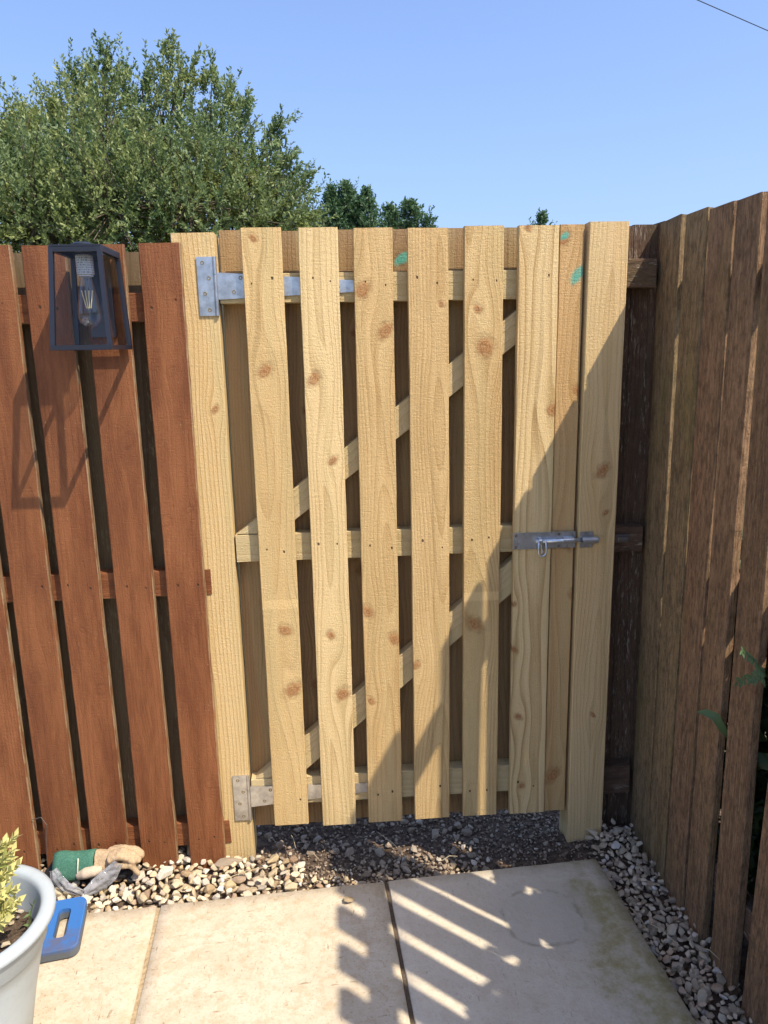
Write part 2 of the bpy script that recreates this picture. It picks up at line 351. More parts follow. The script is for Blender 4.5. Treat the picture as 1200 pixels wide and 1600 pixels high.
def soil_mat(name, a, b):
    s = NT(name); c = s.co(); n = s.noise(c, 55, 6, 0.75); n2 = s.noise(c, 9, 3, 0.6)
    cc = s.mix(s.step(n, 0.3, 0.7), (*a, 1), (*b, 1)); cc = s.mix(s.mul(n2, 0.5), cc, (*a, 1))
    n3 = s.noise(c, 260, 3, 0.7)
    cc = s.mix(s.step(n3, 0.62, 0.72), cc, (0.30, 0.24, 0.18, 1))
    return s.done(s.bsdf(cc, 0.95, nrm=s.bump(s.add(n, s.mul(n3, 0.5)), 0.016), spec=0.15))
m_soil = soil_mat('gritty brown soil', (0.055, 0.038, 0.027), (0.30, 0.215, 0.15))
m_potsoil = soil_mat('pot compost', (0.07, 0.048, 0.033), (0.22, 0.16, 0.11))
def grass_mat():
    s = NT('rough grass'); c = s.co(); n = s.noise(c, 0.6, 5, 0.6); n2 = s.noise(c, 14, 4, 0.7)
    cc = s.mix(n, (0.035, 0.06, 0.018, 1), (0.09, 0.10, 0.035, 1)); cc = s.mix(s.mul(n2, 0.5), cc, (0.05, 0.045, 0.025, 1))
    return s.done(s.bsdf(cc, 0.95, nrm=s.bump(n2, 0.03)))
m_grass = grass_mat()
def slab_mat(name, stain):
    s = NT(name); c = s.co(); x, y, z = s.xyz(c); rn = s.mul(s.rnd(), 17.0)
    n = s.noise(c, 7, 6, 0.65, w=rn); n2 = s.noise(c, 34, 7, 0.78, w=rn); n3 = s.noise(c, 130, 4, 0.7, w=rn)
    n4 = s.noise(s.vec(s.mul(x, 3.0), s.mul(y, 6.0), z), 1.0, 4, 0.6, w=s.add(rn, 4.0))
    cc = s.mix(s.step(n, 0.3, 0.72), (0.56, 0.50, 0.39, 1), (0.47, 0.41, 0.305, 1))
    cc = s.mix(s.mul(s.step(n2, 0.46, 0.64), 0.55), cc, (0.40, 0.30, 0.185, 1))
    cc = s.mix(s.mul(s.step(n4, 0.55, 0.75), 0.25), cc, (0.50, 0.38, 0.26, 1))
    cc = s.mix(s.mul(s.step(n3, 0.58, 0.66), 0.55), cc, (0.24, 0.18, 0.11, 1))
    sc1 = s.noise(s.vec(s.mul(x, 95), s.mul(y, 22), z), 1.0, 3, 0.6, w=s.add(rn, 6.0)); sc2 = s.noise(s.vec(s.mul(x, 20), s.mul(y, 90), z), 1.0, 3, 0.6, w=s.add(rn, 7.0))
    scr = s.math('MAXIMUM', s.step(sc1, 0.66, 0.71), s.step(sc2, 0.67, 0.72))
    cc = s.mix(s.mul(scr, 0.7), cc, (0.22, 0.16, 0.09, 1))
    n5 = s.noise(c, 75, 5, 0.8, w=s.add(rn, 8.0)); cc = s.mix(s.mul(s.step(n5, 0.50, 0.64), 0.28), cc, (0.36, 0.28, 0.18, 1))
    h = s.add(s.mul(n, 0.5), s.add(s.mul(n2, 0.6), s.mul(n3, 0.25)))
    if stain:
        cc = s.mix(0.40, cc, (0.60, 0.56, 0.47, 1))  # pale wash in the colour lifts this slab's shade; not a stain
        # algae towards the shady side, and the tide mark a pot left
        am = s.step(s.add(s.add(x, s.mul(y, -0.15)), s.mul(s.sub(n, 0.5), 0.9)), 0.02, 0.30)
        am = s.mul(am, s.step(n2, 0.30, 0.62, 0.30, 1.0))
        cc = s.mix(s.mul(am, 0.8), cc, (0.27, 0.235, 0.075, 1))
        dx = s.math('DIVIDE', s.sub(x, stain[0]), stain[2]); dy = s.math('DIVIDE', s.sub(y, stain[1]), stain[3])
        q = s.math('POWER', s.add(s.math('POWER', s.math('ABSOLUTE', dx), 3.0), s.math('POWER', s.math('ABSOLUTE', dy), 3.0)), 0.333)
        q = s.add(q, s.mul(s.sub(s.noise(c, 11, 4, 0.6), 0.5), 0.35))
        ins = s.step(q, 1.0, 1.04, 1.0, 0.0); rim = s.mul(s.step(q, 0.90, 1.0), s.step(q, 1.0, 1.10, 1.0, 0.0))
        halo = s.step(q, 1.25, 1.5, 1.0, 0.0)
        cc = s.mix(s.mul(halo, 0.45), cc, (0.50, 0.46, 0.38, 1)); cc = s.mix(s.mul(ins, 0.35), cc, (0.46, 0.43, 0.36, 1))
        cc = s.mix(s.mul(s.mul(rim, s.step(s.noise(c, 17, 3, 0.6), 0.40, 0.6)), 0.5), cc, (0.20, 0.17, 0.10, 1))
    return s.done(s.bsdf(cc, 0.78, nrm=s.bump(h, 0.0035), spec=0.25))
m_slab = slab_mat('buff riven paving', None)
m_mortar_l = simple('sandy mortar', (0.40, 0.31, 0.19), 0.95, 0, 120, 0.7, 0.002, 0.1)
m_mortar_d = simple('dark mortar', (0.11, 0.085, 0.06), 0.95, 0, 120, 0.6, 0.002, 0.1)
def leaf_mat(name, a, b, trans, tr=0.35, cscale=0.0):
    s = NT(name); r = s.attr('rnd'); cc = s.mix(r, (*a, 1), (*b, 1))
    if cscale:
        cl = s.noise(s.co(), cscale, 2, 0.5); cc = s.mix(s.step(cl, 0.40, 0.66), cc, tuple(v * q for v, q in zip(b, (1.2, 1.06, 0.8))) + (1,))
    d = s.bsdf(cc, 0.45, spec=0.35); t = s.n('ShaderNodeBsdfTranslucent'); s.put(t.inputs[0], s.mix(0.5, cc, (*trans, 1)))
    mx = s.n('ShaderNodeMixShader'); mx.inputs[0].default_value = tr; s.put(mx.inputs[1], d); s.put(mx.inputs[2], t.outputs[0])
    return s.done(mx.outputs[0])
m_leaf = leaf_mat('willow leaf', (0.065, 0.13, 0.055), (0.25, 0.32, 0.15), (0.25, 0.33, 0.10), 0.38, 0.9)
m_leaf_far = leaf_mat('far tree leaf', (0.06, 0.125, 0.06), (0.12, 0.20, 0.10), (0.13, 0.22, 0.08), 0.35)
m_leaf_shrub = leaf_mat('hedge leaf', (0.03, 0.06, 0.02), (0.06, 0.10, 0.03), (0.08, 0.14, 0.03), 0.15)
m_leaf_weed = leaf_mat('weed leaf', (0.10, 0.165, 0.065), (0.18, 0.25, 0.10), (0.18, 0.28, 0.08), 0.3)
m_leaf_var = leaf_mat('variegated leaf', (0.16, 0.24, 0.05), (0.66, 0.62, 0.26), (0.6, 0.6, 0.2), 0.25)

# ------------------------------------------------------------------ ground, soil, patio
def ysl(x): return -0.152 + 0.060 * x                  # back edge of the paving
bm = bmesh.new()
for x0, x1, y0, y1 in ((-900, 900, -900, 900),):
    vs = [bm.verts.new(p) for p in ((x0, y0, -0.16), (x1, y0, -0.16), (x1, y1, -0.16), (x0, y1, -0.16))]; bm.faces.new(vs)
tag(obj('ground', bm, m_grass), kind='structure')

def soil_z(x, y):
    z = -0.058 + 0.010 * fn(x, y, 1.3, 7) + 0.006 * fn(x, y, 3.3, 22) + 0.004 * fn(x, y, 5.1, 55)
    z += 0.046 * math.exp(-((x - 0.69) / 0.16) ** 2 - (y / 0.11) ** 2)      # grit heaped at the post
    z += 0.030 * math.exp(-((x + 0.06) / 0.14) ** 2 - ((y + 0.10) / 0.05) ** 2)
    if x < -0.22: z += 0.020 * min(1.0, (-0.22 - x) / 0.08)
    if x > 0.74: z += 0.012
    return z
bm = bmesh.new(); nx, ny = 230, 130; X0, X1, Y0, Y1 = -2.1, 1.25, -1.3, 0.6
g = [[bm.verts.new((X0 + (X1 - X0) * i / nx, Y0 + (Y1 - Y0) * j / ny, soil_z(X0 + (X1 - X0) * i / nx, Y0 + (Y1 - Y0) * j / ny))) for j in range(ny + 1)] for i in range(nx + 1)]
for i in range(nx):
    for j in range(ny): bm.faces.new([g[i][j], g[i + 1][j], g[i + 1][j + 1], g[i][j + 1]])
soil = tag(obj('soil_bed', bm, m_soil), kind='structure'); smooth(soil)

patio = tag(empty('patio', (0.70, -0.112, 0)), kind='structure')
UX = Vector((1, 0.060, 0)).normalized(); VX = Vector((0.066, -1, 0)).normalized()
def slab_mesh(w_, d_, seed):
    bm = bmesh.new(); n = 16; m = 20; t = 0.034
    def P(i, j, off, z):
        u = -w_ / 2 + w_ * i / n; v = d_ / 2 - d_ * j / m
        if i in (0, n): u += (off if i == 0 else -off) + 0.0016 * fn(v, seed, i, 22)
        if j in (0, m): v += (-off if j == 0 else off) + 0.0016 * fn(u, seed, j + 9, 22)
        return (u, v, z + (0.0012 * fn(u, v, seed, 9) if z > -0.01 else 0))
    top = [[bm.verts.new(P(i, j, 0.0025, 0.0)) for j in range(m + 1)] for i in range(n + 1)]
    for i in range(n):
        for j in range(m): bm.faces.new([top[i][j + 1], top[i + 1][j + 1], top[i + 1][j], top[i][j]])
    ring = [(i, 0) for i in range(n)] + [(n, j) for j in range(m)] + [(i, m) for i in range(n, 0, -1)] + [(0, j) for j in range(m, 0, -1)]
    mid = [bm.verts.new(P(i, j, 0.0, -0.005)) for i, j in ring]; bot = [bm.verts.new(P(i, j, 0.0, -t)) for i, j in ring]
    L = len(ring); T = [top[i][j] for i, j in ring]
    for k in range(L):
        q = (k + 1) % L
        bm.faces.new([T[k], T[q], mid[q], mid[k]]); bm.faces.new([mid[k], mid[q], bot[q], bot[k]])
    return bm
corner = Vector((0.70, -0.112, 0)); SW = 0.600; SD = 0.900; JT = 0.010
ang = math.atan2(UX.y, UX.x)
ringc = on_ground((848, 1432)); 
spare = []
for r_ in range(5):
    for c_ in range(8):
        cen = corner - UX * (SW / 2 + c_ * (SW + JT)) + VX * (SD / 2 + r_ * (SD + JT)) + Vector((0, 0, -0.0006 * ((c_ * 7 + r_ * 3) % 3)))
        mat = m_slab
        if r_ == 0 and c_ == 0:
            dl = Matrix.Rotation(-ang, 3, 'Z') @ (Vector(ringc) - cen); mat = slab_mat('buff riven paving stained and shade lifted', (dl.x, dl.y, 0.098, 0.092))
        if r_ > 1 and spare:
            o = obj('paving_slab', spare[(c_ + r_) % len(spare)], None, patio, cen, (0, 0, ang))
        else:
            o = obj('paving_slab', slab_mesh(SW, SD, 3.1 * c_ + 7.7 * r_), mat, patio, cen, (0, 0, ang)); smooth(o)
            if r_ == 1: spare.append(o.data)
        if r_ == 0 and c_ == 0: o['label'] = 'paving slab with green algae and an oval pot ring'
for c_ in range(7):
    p = corner - UX * ((c_ + 1) * (SW + JT) - JT / 2)
    bm = bmesh.new(); a = p - VX * -0.003; b = p + VX * 4.5
    nseg = 100; L_ = []; R_ = []
    for k in range(nseg + 1):
        q = a.lerp(b, k / nseg); hz = -0.006 + 0.0015 * fn(k, c_, 0, 0.9)
        L_.append(bm.verts.new(q - UX * 0.0075 + Vector((0, 0, hz)))); R_.append(bm.verts.new(q + UX * 0.0075 + Vector((0, 0, hz - 0.001))))
    for k in range(nseg): bm.faces.new([L_[k], L_[k + 1], R_[k + 1], R_[k]])
    obj('mortar_joint', bm, m_mortar_d if c_ == 0 else m_mortar_l, patio)
for r_ in range(4):
    p = corner + VX * ((r_ + 1) * (SD + JT) - JT / 2); bm = bmesh.new()
    vs = [bm.verts.new(q) for q in (p + VX * 0.007 + Vector((0, 0, -.0085)), p - VX * 0.007 + Vector((0, 0, -.0085)), p - VX * 0.007 - UX * 4.88 + Vector((0, 0, -.0085)), p + VX * 0.007 - UX * 4.88 + Vector((0, 0, -.0085)))]
    bm.faces.new(vs); obj('mortar_joint', bm, m_mortar_l, patio)

# ------------------------------------------------------------------ boards
def board(w_, t, h, seed, rag=0.0009, bow=0.0, ch=0.0014, endrag=0.0015, taper=0.0, shape=None):
    """front face at y=0, base at z=0, centred on x; edges wander a little as sawn boards do"""
    bm = bmesh.new(); n = max(4, int(h / 0.035)); rings = []
    for k in range(n + 1):
        z = h * k / n; f = k / n
        eL = rag * (1.4 * fn(z, seed, 0.5, 3) + 0.9 * fn(z, seed, 1.5, 17)); eR = rag * (1.4 * fn(z, seed, 7.5, 3) + 0.9 * fn(z, seed, 9.5, 17))
        b = bow * math.sin(math.pi * f); ty = 0.0006 * fn(z, seed, 4.5, 4)
        hw = w_ / 2 + taper * (f - 0.5)
        l = -hw + eL + b; r = hw + eR + b
        ring = [(l + ch, ty), (r - ch, ty), (r, ch + ty), (r, t - ch + ty), (r - ch, t + ty), (l + ch, t + ty), (l, t - ch + ty), (l, ch + ty)]
        vs = []
        for i, (px, py) in enumerate(ring):
            zz = z + (endrag * fn(px * 60, seed, k + py * 40) if k in (0, n) else 0)
            vs.append(bm.verts.new((px, py, zz)))
        rings.append(vs)
    for k in range(n):
        for i in range(8):
            j = (i + 1) % 8
            bm.faces.new([rings[k][i], rings[k][j], rings[k + 1][j], rings[k + 1][i]])
    bm.faces.new(list(reversed(rings[0]))); bm.faces.new(rings[-1])
    return bm
_seed = [0]
def put_board(parent, mat, x0, x1, yf, z0, z1, t=0.02, name='board', lean=0.0, **kw):
    _seed[0] += 1.37
    o = obj(name, board(x1 - x0, t, z1 - z0, _seed[0], **kw), mat, parent, ((x0 + x1) / 2, yf, z0), (0, lean, 0))
    return o
def put_rail(parent, mat, x0, x1, yf, z0, z1, t=0.04, name='rail', **kw):
    _seed[0] += 1.37
    return obj(name, board(z1 - z0, t, x1 - x0, _seed[0], **kw), mat, parent, (x0, yf, (z0 + z1) / 2), (0, math.pi / 2, 0))
def prism(name, poly, y0, y1, ang, mat, parent, off=0.0):
    """flat timber cut to a polygon in the x-z plane, grain running along angle ang from vertical"""
    c = np.mean(poly, axis=0); bm = bmesh.new(); ca, sa = math.cos(ang), math.sin(ang)
    loc = [((x - c[0]) * ca - (z - c[1]) * sa, (x - c[0]) * sa + (z - c[1]) * ca) for x, z in poly]
    f = [bm.verts.new((u, 0, v)) for u, v in loc]; b = [bm.verts.new((u, y1 - y0, v)) for u, v in loc]
    bm.faces.new(f); bm.faces.new(list(reversed(b))); n = len(f)
    for i in range(n): bm.faces.new([f[i], b[i], b[(i + 1) % n], f[(i + 1) % n]])
    bmesh.ops.recalc_face_normals(bm, faces=bm.faces)
    bmesh.ops.bevel(bm, geom=list(bm.edges), offset=0.0012, segments=1, affect='EDGES')
    return obj(name, bm, mat, parent, (c[0], y0, c[1]), (0, ang, 0))

# ------------------------------------------------------------------ the gate
gate = tag(empty('garden_gate', (0.18, 0.03, 0.07)), 'new pale timber garden gate with gapped vertical boards, diagonal braces and sliding bolt', 'gate')
u = 1.95
FRONT = [(-.1095, -.0595, 1.729, .0886), (-.0378, .0119, 1.728, .079), (.0312, .0814, 1.726, .0805), (.1003, .1528, 1.7245, .082), (.1738, .2249, 1.7276, .083), (.2446, .2975, 1.7278, .081)]
KN = [[(414, 580, .013), (446, 985, .012), (458, 1078, .017), (395, 372, .007)],
      [(491, 592, .012), (517, 993, .010), (536, 1085, .014), (520, 720, .009)],
      [(566, 453, .014), (602, 518, .014), (574, 956, .011), (616, 998, .011), (580, 1095, .008)],
      [(650, 1040, .009), (690, 475, .006)],
      [(758, 543, .016), (742, 975, .015), (746, 482, .008)],
      [(864, 640, .012), (826, 355, .008), (803, 945, .006), (815, 1228, .007), (803, 1015, .007), (810, 1120, .008)]]
def rail_dots(x0, x1, z0, zs, rng):
    d = []
    for z in zs:
        for fx in (0.27, 0.75):
            if rng.random() < .82: d.append(((fx - 0.5) * (x1 - x0) + rng.uniform(-.008, .008), z + rng.uniform(-.012, .012) - z0, rng.uniform(.0022, .0036)))
    return d
rng = random.Random(4)
for i, (a, b, zt, zb) in enumerate(FRONT):
    x0, x1 = a * u, b * u; xc = (x0 + x1) / 2
    kn = []
    for (kx, ky, kr) in KN[i]:
        p = on_wall((kx, ky)); kn.append((p[0] - xc, p[2] - zb, kr * 1.3))
    m = new_wood('gate front board timber %d' % i, knots=kn, dots=rail_dots(x0, x1, zb, (1.60, .915, .175), rng), seed=i * 2.3,
                 bands=[[(.66, .685, .45), (0.0, 1.345, -.12)], [], [], [], [(.665, .69, .4), (0.0, 1.31, -.10)], []][i], ring=(130, 120, 210, 190, 150, 90)[i], ring_amt=(.45, .65, .4, .4, .5, .9)[i], blotch=(.9, .55, .55, .6, .7, .45)[i],
                 light=[(.65, .47, .22), (.70, .525, .265), (.68, .485, .23), (.69, .495, .24), (.66, .485, .235), (.69, .52, .265)][i])
    put_board(gate, m, x0, x1, 0.0, zb, zt, bow=rng.uniform(-.0015, .0015))
# narrow board beside the lock stile, with its teal timber marks
x0, x1, zb = .2985 * u, .3305 * u, .081; xc = (x0 + x1) / 2; kn = []; tl = []
for (kx, ky, kr) in ((882, 372, .012), (905, 612, .010), (864, 1213, .014), (884, 850, .010), (897, 930, .009)):
    p = on_wall((kx, ky)); kn.append((p[0] - xc, p[2] - zb, kr * 1.3))
for (kx, ky, tw, th) in ((904, 429, .019, .026), (884, 368, .013, .012)):
    p = on_wall((kx, ky)); tl.append((p[0] - xc, p[2] - zb, tw, th))
m = new_wood('lock stile timber', knots=kn, teal=tl, ring=85, ring_amt=.6, light=(.58, .38, .18), seed=5.1)
put_board(gate, m, x0, x1, 0.005, zb, 1.7297)
BACK = [(-.276, -.178), (-.145, -.045), (-.008, .092), (.130, .228), (.268, .366), (.408, .506), (.535, .640)]
for i, (x0, x1) in enumerate(BACK):
    tl = []; kn = []
    if i == 3:
        p = on_wall((628, 407), .067); tl = [(p[0] - (x0 + x1) / 2, p[2] - .05, .020, .018)]; kn = [(p[0] - (x0 + x1) / 2, p[2] - .05, .014)]
    if i == 0: kn = [(.03, 1.585, .012), (-.012, .86, .006), (.02, .42, .010)]
    if i == 1: kn = [(.022, 1.23, .012), (.035, .70, .014), (.02, .45, .012)]
    if i == 2: kn = [(.02, 1.42, .010), (.02, .78, .013)]
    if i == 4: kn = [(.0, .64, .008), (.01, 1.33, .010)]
    m = new_wood('shade darkened gate back board timber %d' % i, knots=kn, teal=tl, seed=10 + i, light=(.33, .215, .105), dark=(.19, .11, .045), knot_col=(.22, .09, .035))  # same new timber, coloured darker to carry the shade behind the front boards
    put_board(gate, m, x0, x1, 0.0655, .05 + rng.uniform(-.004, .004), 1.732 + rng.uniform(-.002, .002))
for z0, z1 in ((1.552, 1.624), (.877, .953), (.140, .225)):
    put_rail(gate, m_pale, -.276, .640, .0245, z0, z1)
prism('brace', [(-.272, .9545), (-.160, .9545), (.628, 1.5505), (.515, 1.5505)], .026, .062, math.atan2(1, .757), m_pale, gate)
prism('brace', [(-.262, .2265), (-.140, .2265), (.618, .8755), (.503, .8755)], .026, .062, math.atan2(1, .857), m_pale, gate)

def screw(parent, x, y, z, r=0.0052, mat=m_screw):
    bm = bmesh.new(); ring = []
    for rr, yy in ((r, 0.0), (r * .9, -.0009), (r * .45, -.0006), (r * .35, .0004)):
        ring.append([bm.verts.new((rr * math.cos(a), yy, rr * math.sin(a))) for a in (2 * math.pi * k / 12 for k in range(12))])
    for i in range(3):
        for k in range(12): bm.faces.new([ring[i][k], ring[i][(k + 1) % 12], ring[i + 1][(k + 1) % 12], ring[i + 1][k]])
    bm.faces.new(ring[3]); bmesh.ops.recalc_face_normals(bm, faces=bm.faces)
    return obj('screw', bm, mat, parent, (x, y, z))
def sub(name, bm, mat, part):
    """a sub-part built in world metres under an unrotated part of an unrotated thing"""
    me = bpy.data.meshes.new(name); bm.to_mesh(me); bm.free(); me.materials.append(mat)
    o = bpy.data.objects.new(name, me); col.objects.link(o); o.parent = part
    off = Vector(part.location) + (Vector(part.parent.location) if part.parent else Vector((0, 0, 0)))
    o.location = -off; return o
def sub_screw(part, x, y, z, r=.0052, mat=m_screw):
    o = screw(None, x, y, z, r, mat); o.parent = part
    o.location = Vector((x, y, z)) - Vector(part.location) - (Vector(part.parent.location) if part.parent else Vector((0, 0, 0)))
    return o
def t_hinge(zp0, zp1, zs, mat):
    x0, x1 = -.328, -.287
    bm = bmesh.new(); box(bm, x0, x1, .0195, .0235, zp0, zp1, .0008)
    h = obj('hinge', bm, mat, gate)
    bm = bmesh.new(); zm0 = zp0 + (zp1 - zp0) * .28; zm1 = zp0 + (zp1 - zp0) * .70
    for za, zb_ in ((zp0, zm0), (zm0 + .0006, zm1 - .0006), (zm1, zp1)): tube(bm, [(-.284, .0205, za), (-.284, .0205, zb_)], .0052, 12)
    smooth(sub('knuckle', bm, mat, h), False)
    bm = bmesh.new(); (xa, a0, a1), (xb, b0, b1) = zs
    f = [bm.verts.new((x, y, z)) for y in (.0203, .0238) for x, z in ((xa, a0), (xb, b0), (xb + .012, (b0 + b1) / 2), (xb, b1), (xa, a1))]
    bm.faces.new(f[:5]); bm.faces.new(list(reversed(f[5:])))
    for k in range(5): bm.faces.new([f[k], f[k + 5], f[(k + 1) % 5 + 5], f[(k + 1) % 5]])
    bmesh.ops.recalc_face_normals(bm, faces=bm.faces); sub('strap', bm, mat, h)
    for fz, fx in ((.90, .35), (.64, .68), (.38, .40), (.10, .62)): sub_screw(h, x0 + (x1 - x0) * fx, .0194, zp0 + (zp1 - zp0) * fz)
    zc = (a0 + a1) / 2; sub_screw(h, -.240, .0202, a0 + .018); sub_screw(h, -.222, .0202, a1 - .014)
    sub_screw(h, .02, .0202, (b0 + b1) / 2)
t_hinge(1.523, 1.665, ((-.286, 1.562, 1.628), (.115, 1.578, 1.600)), m_galv)
t_hinge(.098, .242, ((-.286, .139, .205), (.115, .172, .194)), m_galv2)

# sliding bolt
bm = bmesh.new(); box(bm, .473, .647, -.0032, -.0004, .891, .937, .0006)
bolt = obj('bolt', bm, m_galv, gate)
bm = bmesh.new(); tube(bm, [(.534, -.0125, .915), (.70, -.0125, .913)], .0058, 16); bmesh.ops.recalc_face_normals(bm, faces=bm.faces); smooth(sub('rod', bm, m_zinc, bolt))
def staple(xa, xb, ynear, z, r, part, mat, name='guide'):
    bm = bmesh.new()
    prof = [(ynear - .001, z + .020), (ynear - .001, z + r + .001)] + [(ynear - .0095 - r * math.sin(a), z + r * math.cos(a)) for a in (math.pi * k / 8 for k in range(9))] + [(ynear - .001, z - r - .001), (ynear - .001, z - .020)]
    A = [bm.verts.new((xa, y, zz)) for y, zz in prof]; B = [bm.verts.new((xb, y, zz)) for y, zz in prof]
    for k in range(len(prof) - 1): bm.faces.new([A[k], B[k], B[k + 1], A[k + 1]])
    o = sub(name, bm, mat, part); md = o.modifiers.new('thick', 'SOLIDIFY'); md.thickness = .0016; md.offset = 1
    return o
staple(.609, .637, -.003, .914, .0082, bolt, m_zinc)
staple(.541, .549, -.003, .915, .0082, bolt, m_zinc)
bm = bmesh.new()      # hasp loop hanging from the rod
lp = [(.541 + .0, -.016, .915)] + [(.5505 + .0105 * math.cos(a), -.019, .889 + .0155 * math.sin(a)) for a in (math.pi - math.pi * k / 10 * 1.0 for k in range(0, 1))]
lp = [(.5405, -.017, .915), (.5400, -.020, .896)] + [(.5505 - .0105 * math.cos(a), -.021, .888 - .0135 * math.sin(a)) for a in (math.pi * k / 10 for k in range(11))] + [(.5610, -.020, .896), (.5590, -.017, .918)]
tube(bm, lp, .0024, 10); bmesh.ops.recalc_face_normals(bm, faces=bm.faces); smooth(sub('loop', bm, m_zinc, bolt))
bm = bmesh.new(); tube(bm, [(.552, -.004, .905), (.552, -.004, .905 - .001), (.552, -.014, .885), (.552, -.012, .876)], .0026, 8); smooth(sub('hasp_eye', bm, m_zinc, bolt))
for q, mt in (((.482, .897), m_rust), ((.482, .929), m_rust), ((.487, .915), m_galv), ((.641, .930), m_galv), ((.641, .898), m_galv), ((.60, .93), m_iron), ((.60, .897), m_iron), ((.623, .896), m_iron), ((.575, .93), m_galv)):
    sub_screw(bolt, q[0], -.0033, q[1], .0037, mt)

# ------------------------------------------------------------------ gate posts
def post(name, x0, x1, y0, dep, z0, z1, mat, label, cat='post'):
    _seed[0] += 1.37
    o = obj(name, board(x1 - x0, dep, z1 - z0, _seed[0], rag=.0009, ch=.002, endrag=.003), mat, None, ((x0 + x1) / 2, y0, z0))
    return tag(o, label, cat)
m_post1 = new_wood('hinge post timber', ring=105, ring_amt=.95, blotch=.25, fib=.2, light=(.64, .47, .23), dark=(.42, .26, .09), seed=1.7, knots=[(-.045, 1.63, .005), (.028, 1.43, .009)])
post('gate_post', -.3865, -.2815, .0238, .09, -.14, 1.7216, m_post1, 'new pale square gate post carrying the galvanised strap hinges', 'post')
kn = [(on_wall(p)[0] - .7035, on_wall(p)[2] + .12, r_) for p, r_ in (((940, 735), .016), ((925, 1115), .007), ((955, 1005), .006), ((945, 800), .007))]
m_post2 = new_wood('lock post timber', ring=120, ring_amt=.6, blotch=.3, light=(.63, .46, .235), dark=(.43, .28, .11), seed=9.2, knots=kn)
rp = post('gate_post', .652, .755, -.008, .085, -.12, 1.7336, m_post2, 'new pale square gate post with the bolt keep screwed on', 'post')
kp = bmesh.new(); box(kp, .656, .692, -.0115, -.0088, .892, .936, .0006)
keep = obj('bolt_keep', kp, m_galv, rp)
keep.location = -Vector(rp.location)
bm = bmesh.new(); prof = [(-.0115, .936), (-.0115, .9225)] + [(-.0165 - .0092 * math.sin(a), .9135 + .0092 * math.cos(a)) for a in (math.pi * k / 8 for k in range(9))] + [(-.0115, .9045), (-.0115, .892)]
A = [bm.verts.new((.660, y, z)) for y, z in prof]; B = [bm.verts.new((.704, y, z)) for y, z in prof]
for k in range(len(prof) - 1):
    if 0 < k < len(prof) - 2: bm.faces.new([A[k], B[k], B[k + 1], A[k + 1]])
me = bpy.data.meshes.new('keep_hoop'); bm.to_mesh(me); bm.free(); me.materials.append(m_zinc)
kh = bpy.data.objects.new('keep_hoop', me); col.objects.link(kh); kh.parent = keep
smd = kh.modifiers.new('thick', 'SOLIDIFY'); smd.thickness = .0016; smd.offset = 1
for q in ((.664, .930), (.664, .898), (.685, .930), (.685, .898)):
    o = screw(None, q[0], -.0117, q[1], .0036, m_galv); o.parent = keep; o.location = Vector((q[0], -.0117, q[1]))

# ------------------------------------------------------------------ red fence panel on the left
redf = tag(empty('board_fence', (-.9, .03, -.05)), 'red-brown stained fence panel of gapped boards with the lantern on it', 'fence')
RB = [(-1.553, -1.452), (-1.415, -1.314), (-1.277, -1.177), (-1.142, -1.030), (-1.001, -.890), (-.866, -.766), (-.739, -.637), (-.599, -.498), (-.462, -.361)]
RK = {4: [], 5: [(on_wall((55, 1060)), .013), (on_wall((50, 610)), .009)], 6: [(on_wall((158, 1078)), .014), (on_wall((128, 985)), .007)],
      7: [(on_wall((200, 690)), .016), (on_wall((212, 1168)), .011), (on_wall((155, 580)), .012)], 8: [(on_wall((268, 582)), .011), (on_wall((258, 815)), .014), (on_wall((295, 797)), .009), (on_wall((328, 1225)), .013)]}
for i, (x0, x1) in enumerate(RB):
    z0 = -.045 if i != 7 else -.035; zt = 1.695 + rng.uniform(-.002, .002)
    kn = [(p[0] - (x0 + x1) / 2, p[2] - z0, r_) for p, r_ in RK.get(i, [])]
    ds = rail_dots(x0, x1, z0, (1.55, .83, .06), rng) if i > 3 else ()
    m = red_wood('red stained board %d' % i, knots=kn, dots=ds, seed=3.1 * i) if i > 3 else m_red_rail
    put_board(redf, m, x0, x1, 0.0, z0, zt, rag=.0013, ch=.0022, endrag=.004, bow=rng.uniform(-.002, .002))
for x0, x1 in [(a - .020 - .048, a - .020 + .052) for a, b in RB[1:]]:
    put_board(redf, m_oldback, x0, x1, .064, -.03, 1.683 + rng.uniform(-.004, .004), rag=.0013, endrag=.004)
for z0, z1, xe in ((1.512, 1.582, -.364), (.790, .862, -.348), (.026, .100, -.345)):
    put_rail(redf, m_red_rail, -1.60, xe, .0208, z0, z1, t=.042, endrag=.006)

# ------------------------------------------------------------------ old panel between the gate post and the side fence
oldp = tag(empty('board_fence', (.80, .05, -.03)), 'narrow strip of old dark fence between new gate post and corner post', 'fence')
put_board(oldp, m_dark, .690, .800, .074, -.03, 1.735, rag=.0015, endrag=.004)
put_board(oldp, m_dark, .8015, .905, .0755, -.03, 1.738, rag=.0015, endrag=.004)
for z0, z1 in ((1.575, 1.646), (.862, .936), (.109, .199)):
    put_rail(oldp, m_dark, .757, .849, .030, z0, z1, t=.042, rag=.003, endrag=.004)
bm = bmesh.new(); box(bm, .768, .806, .022, .029, .892, .916, .002); box(bm, .772, .800, .012, .0215, .898, .911, .003); obj('latch_plate', bm, m_iron, oldp)

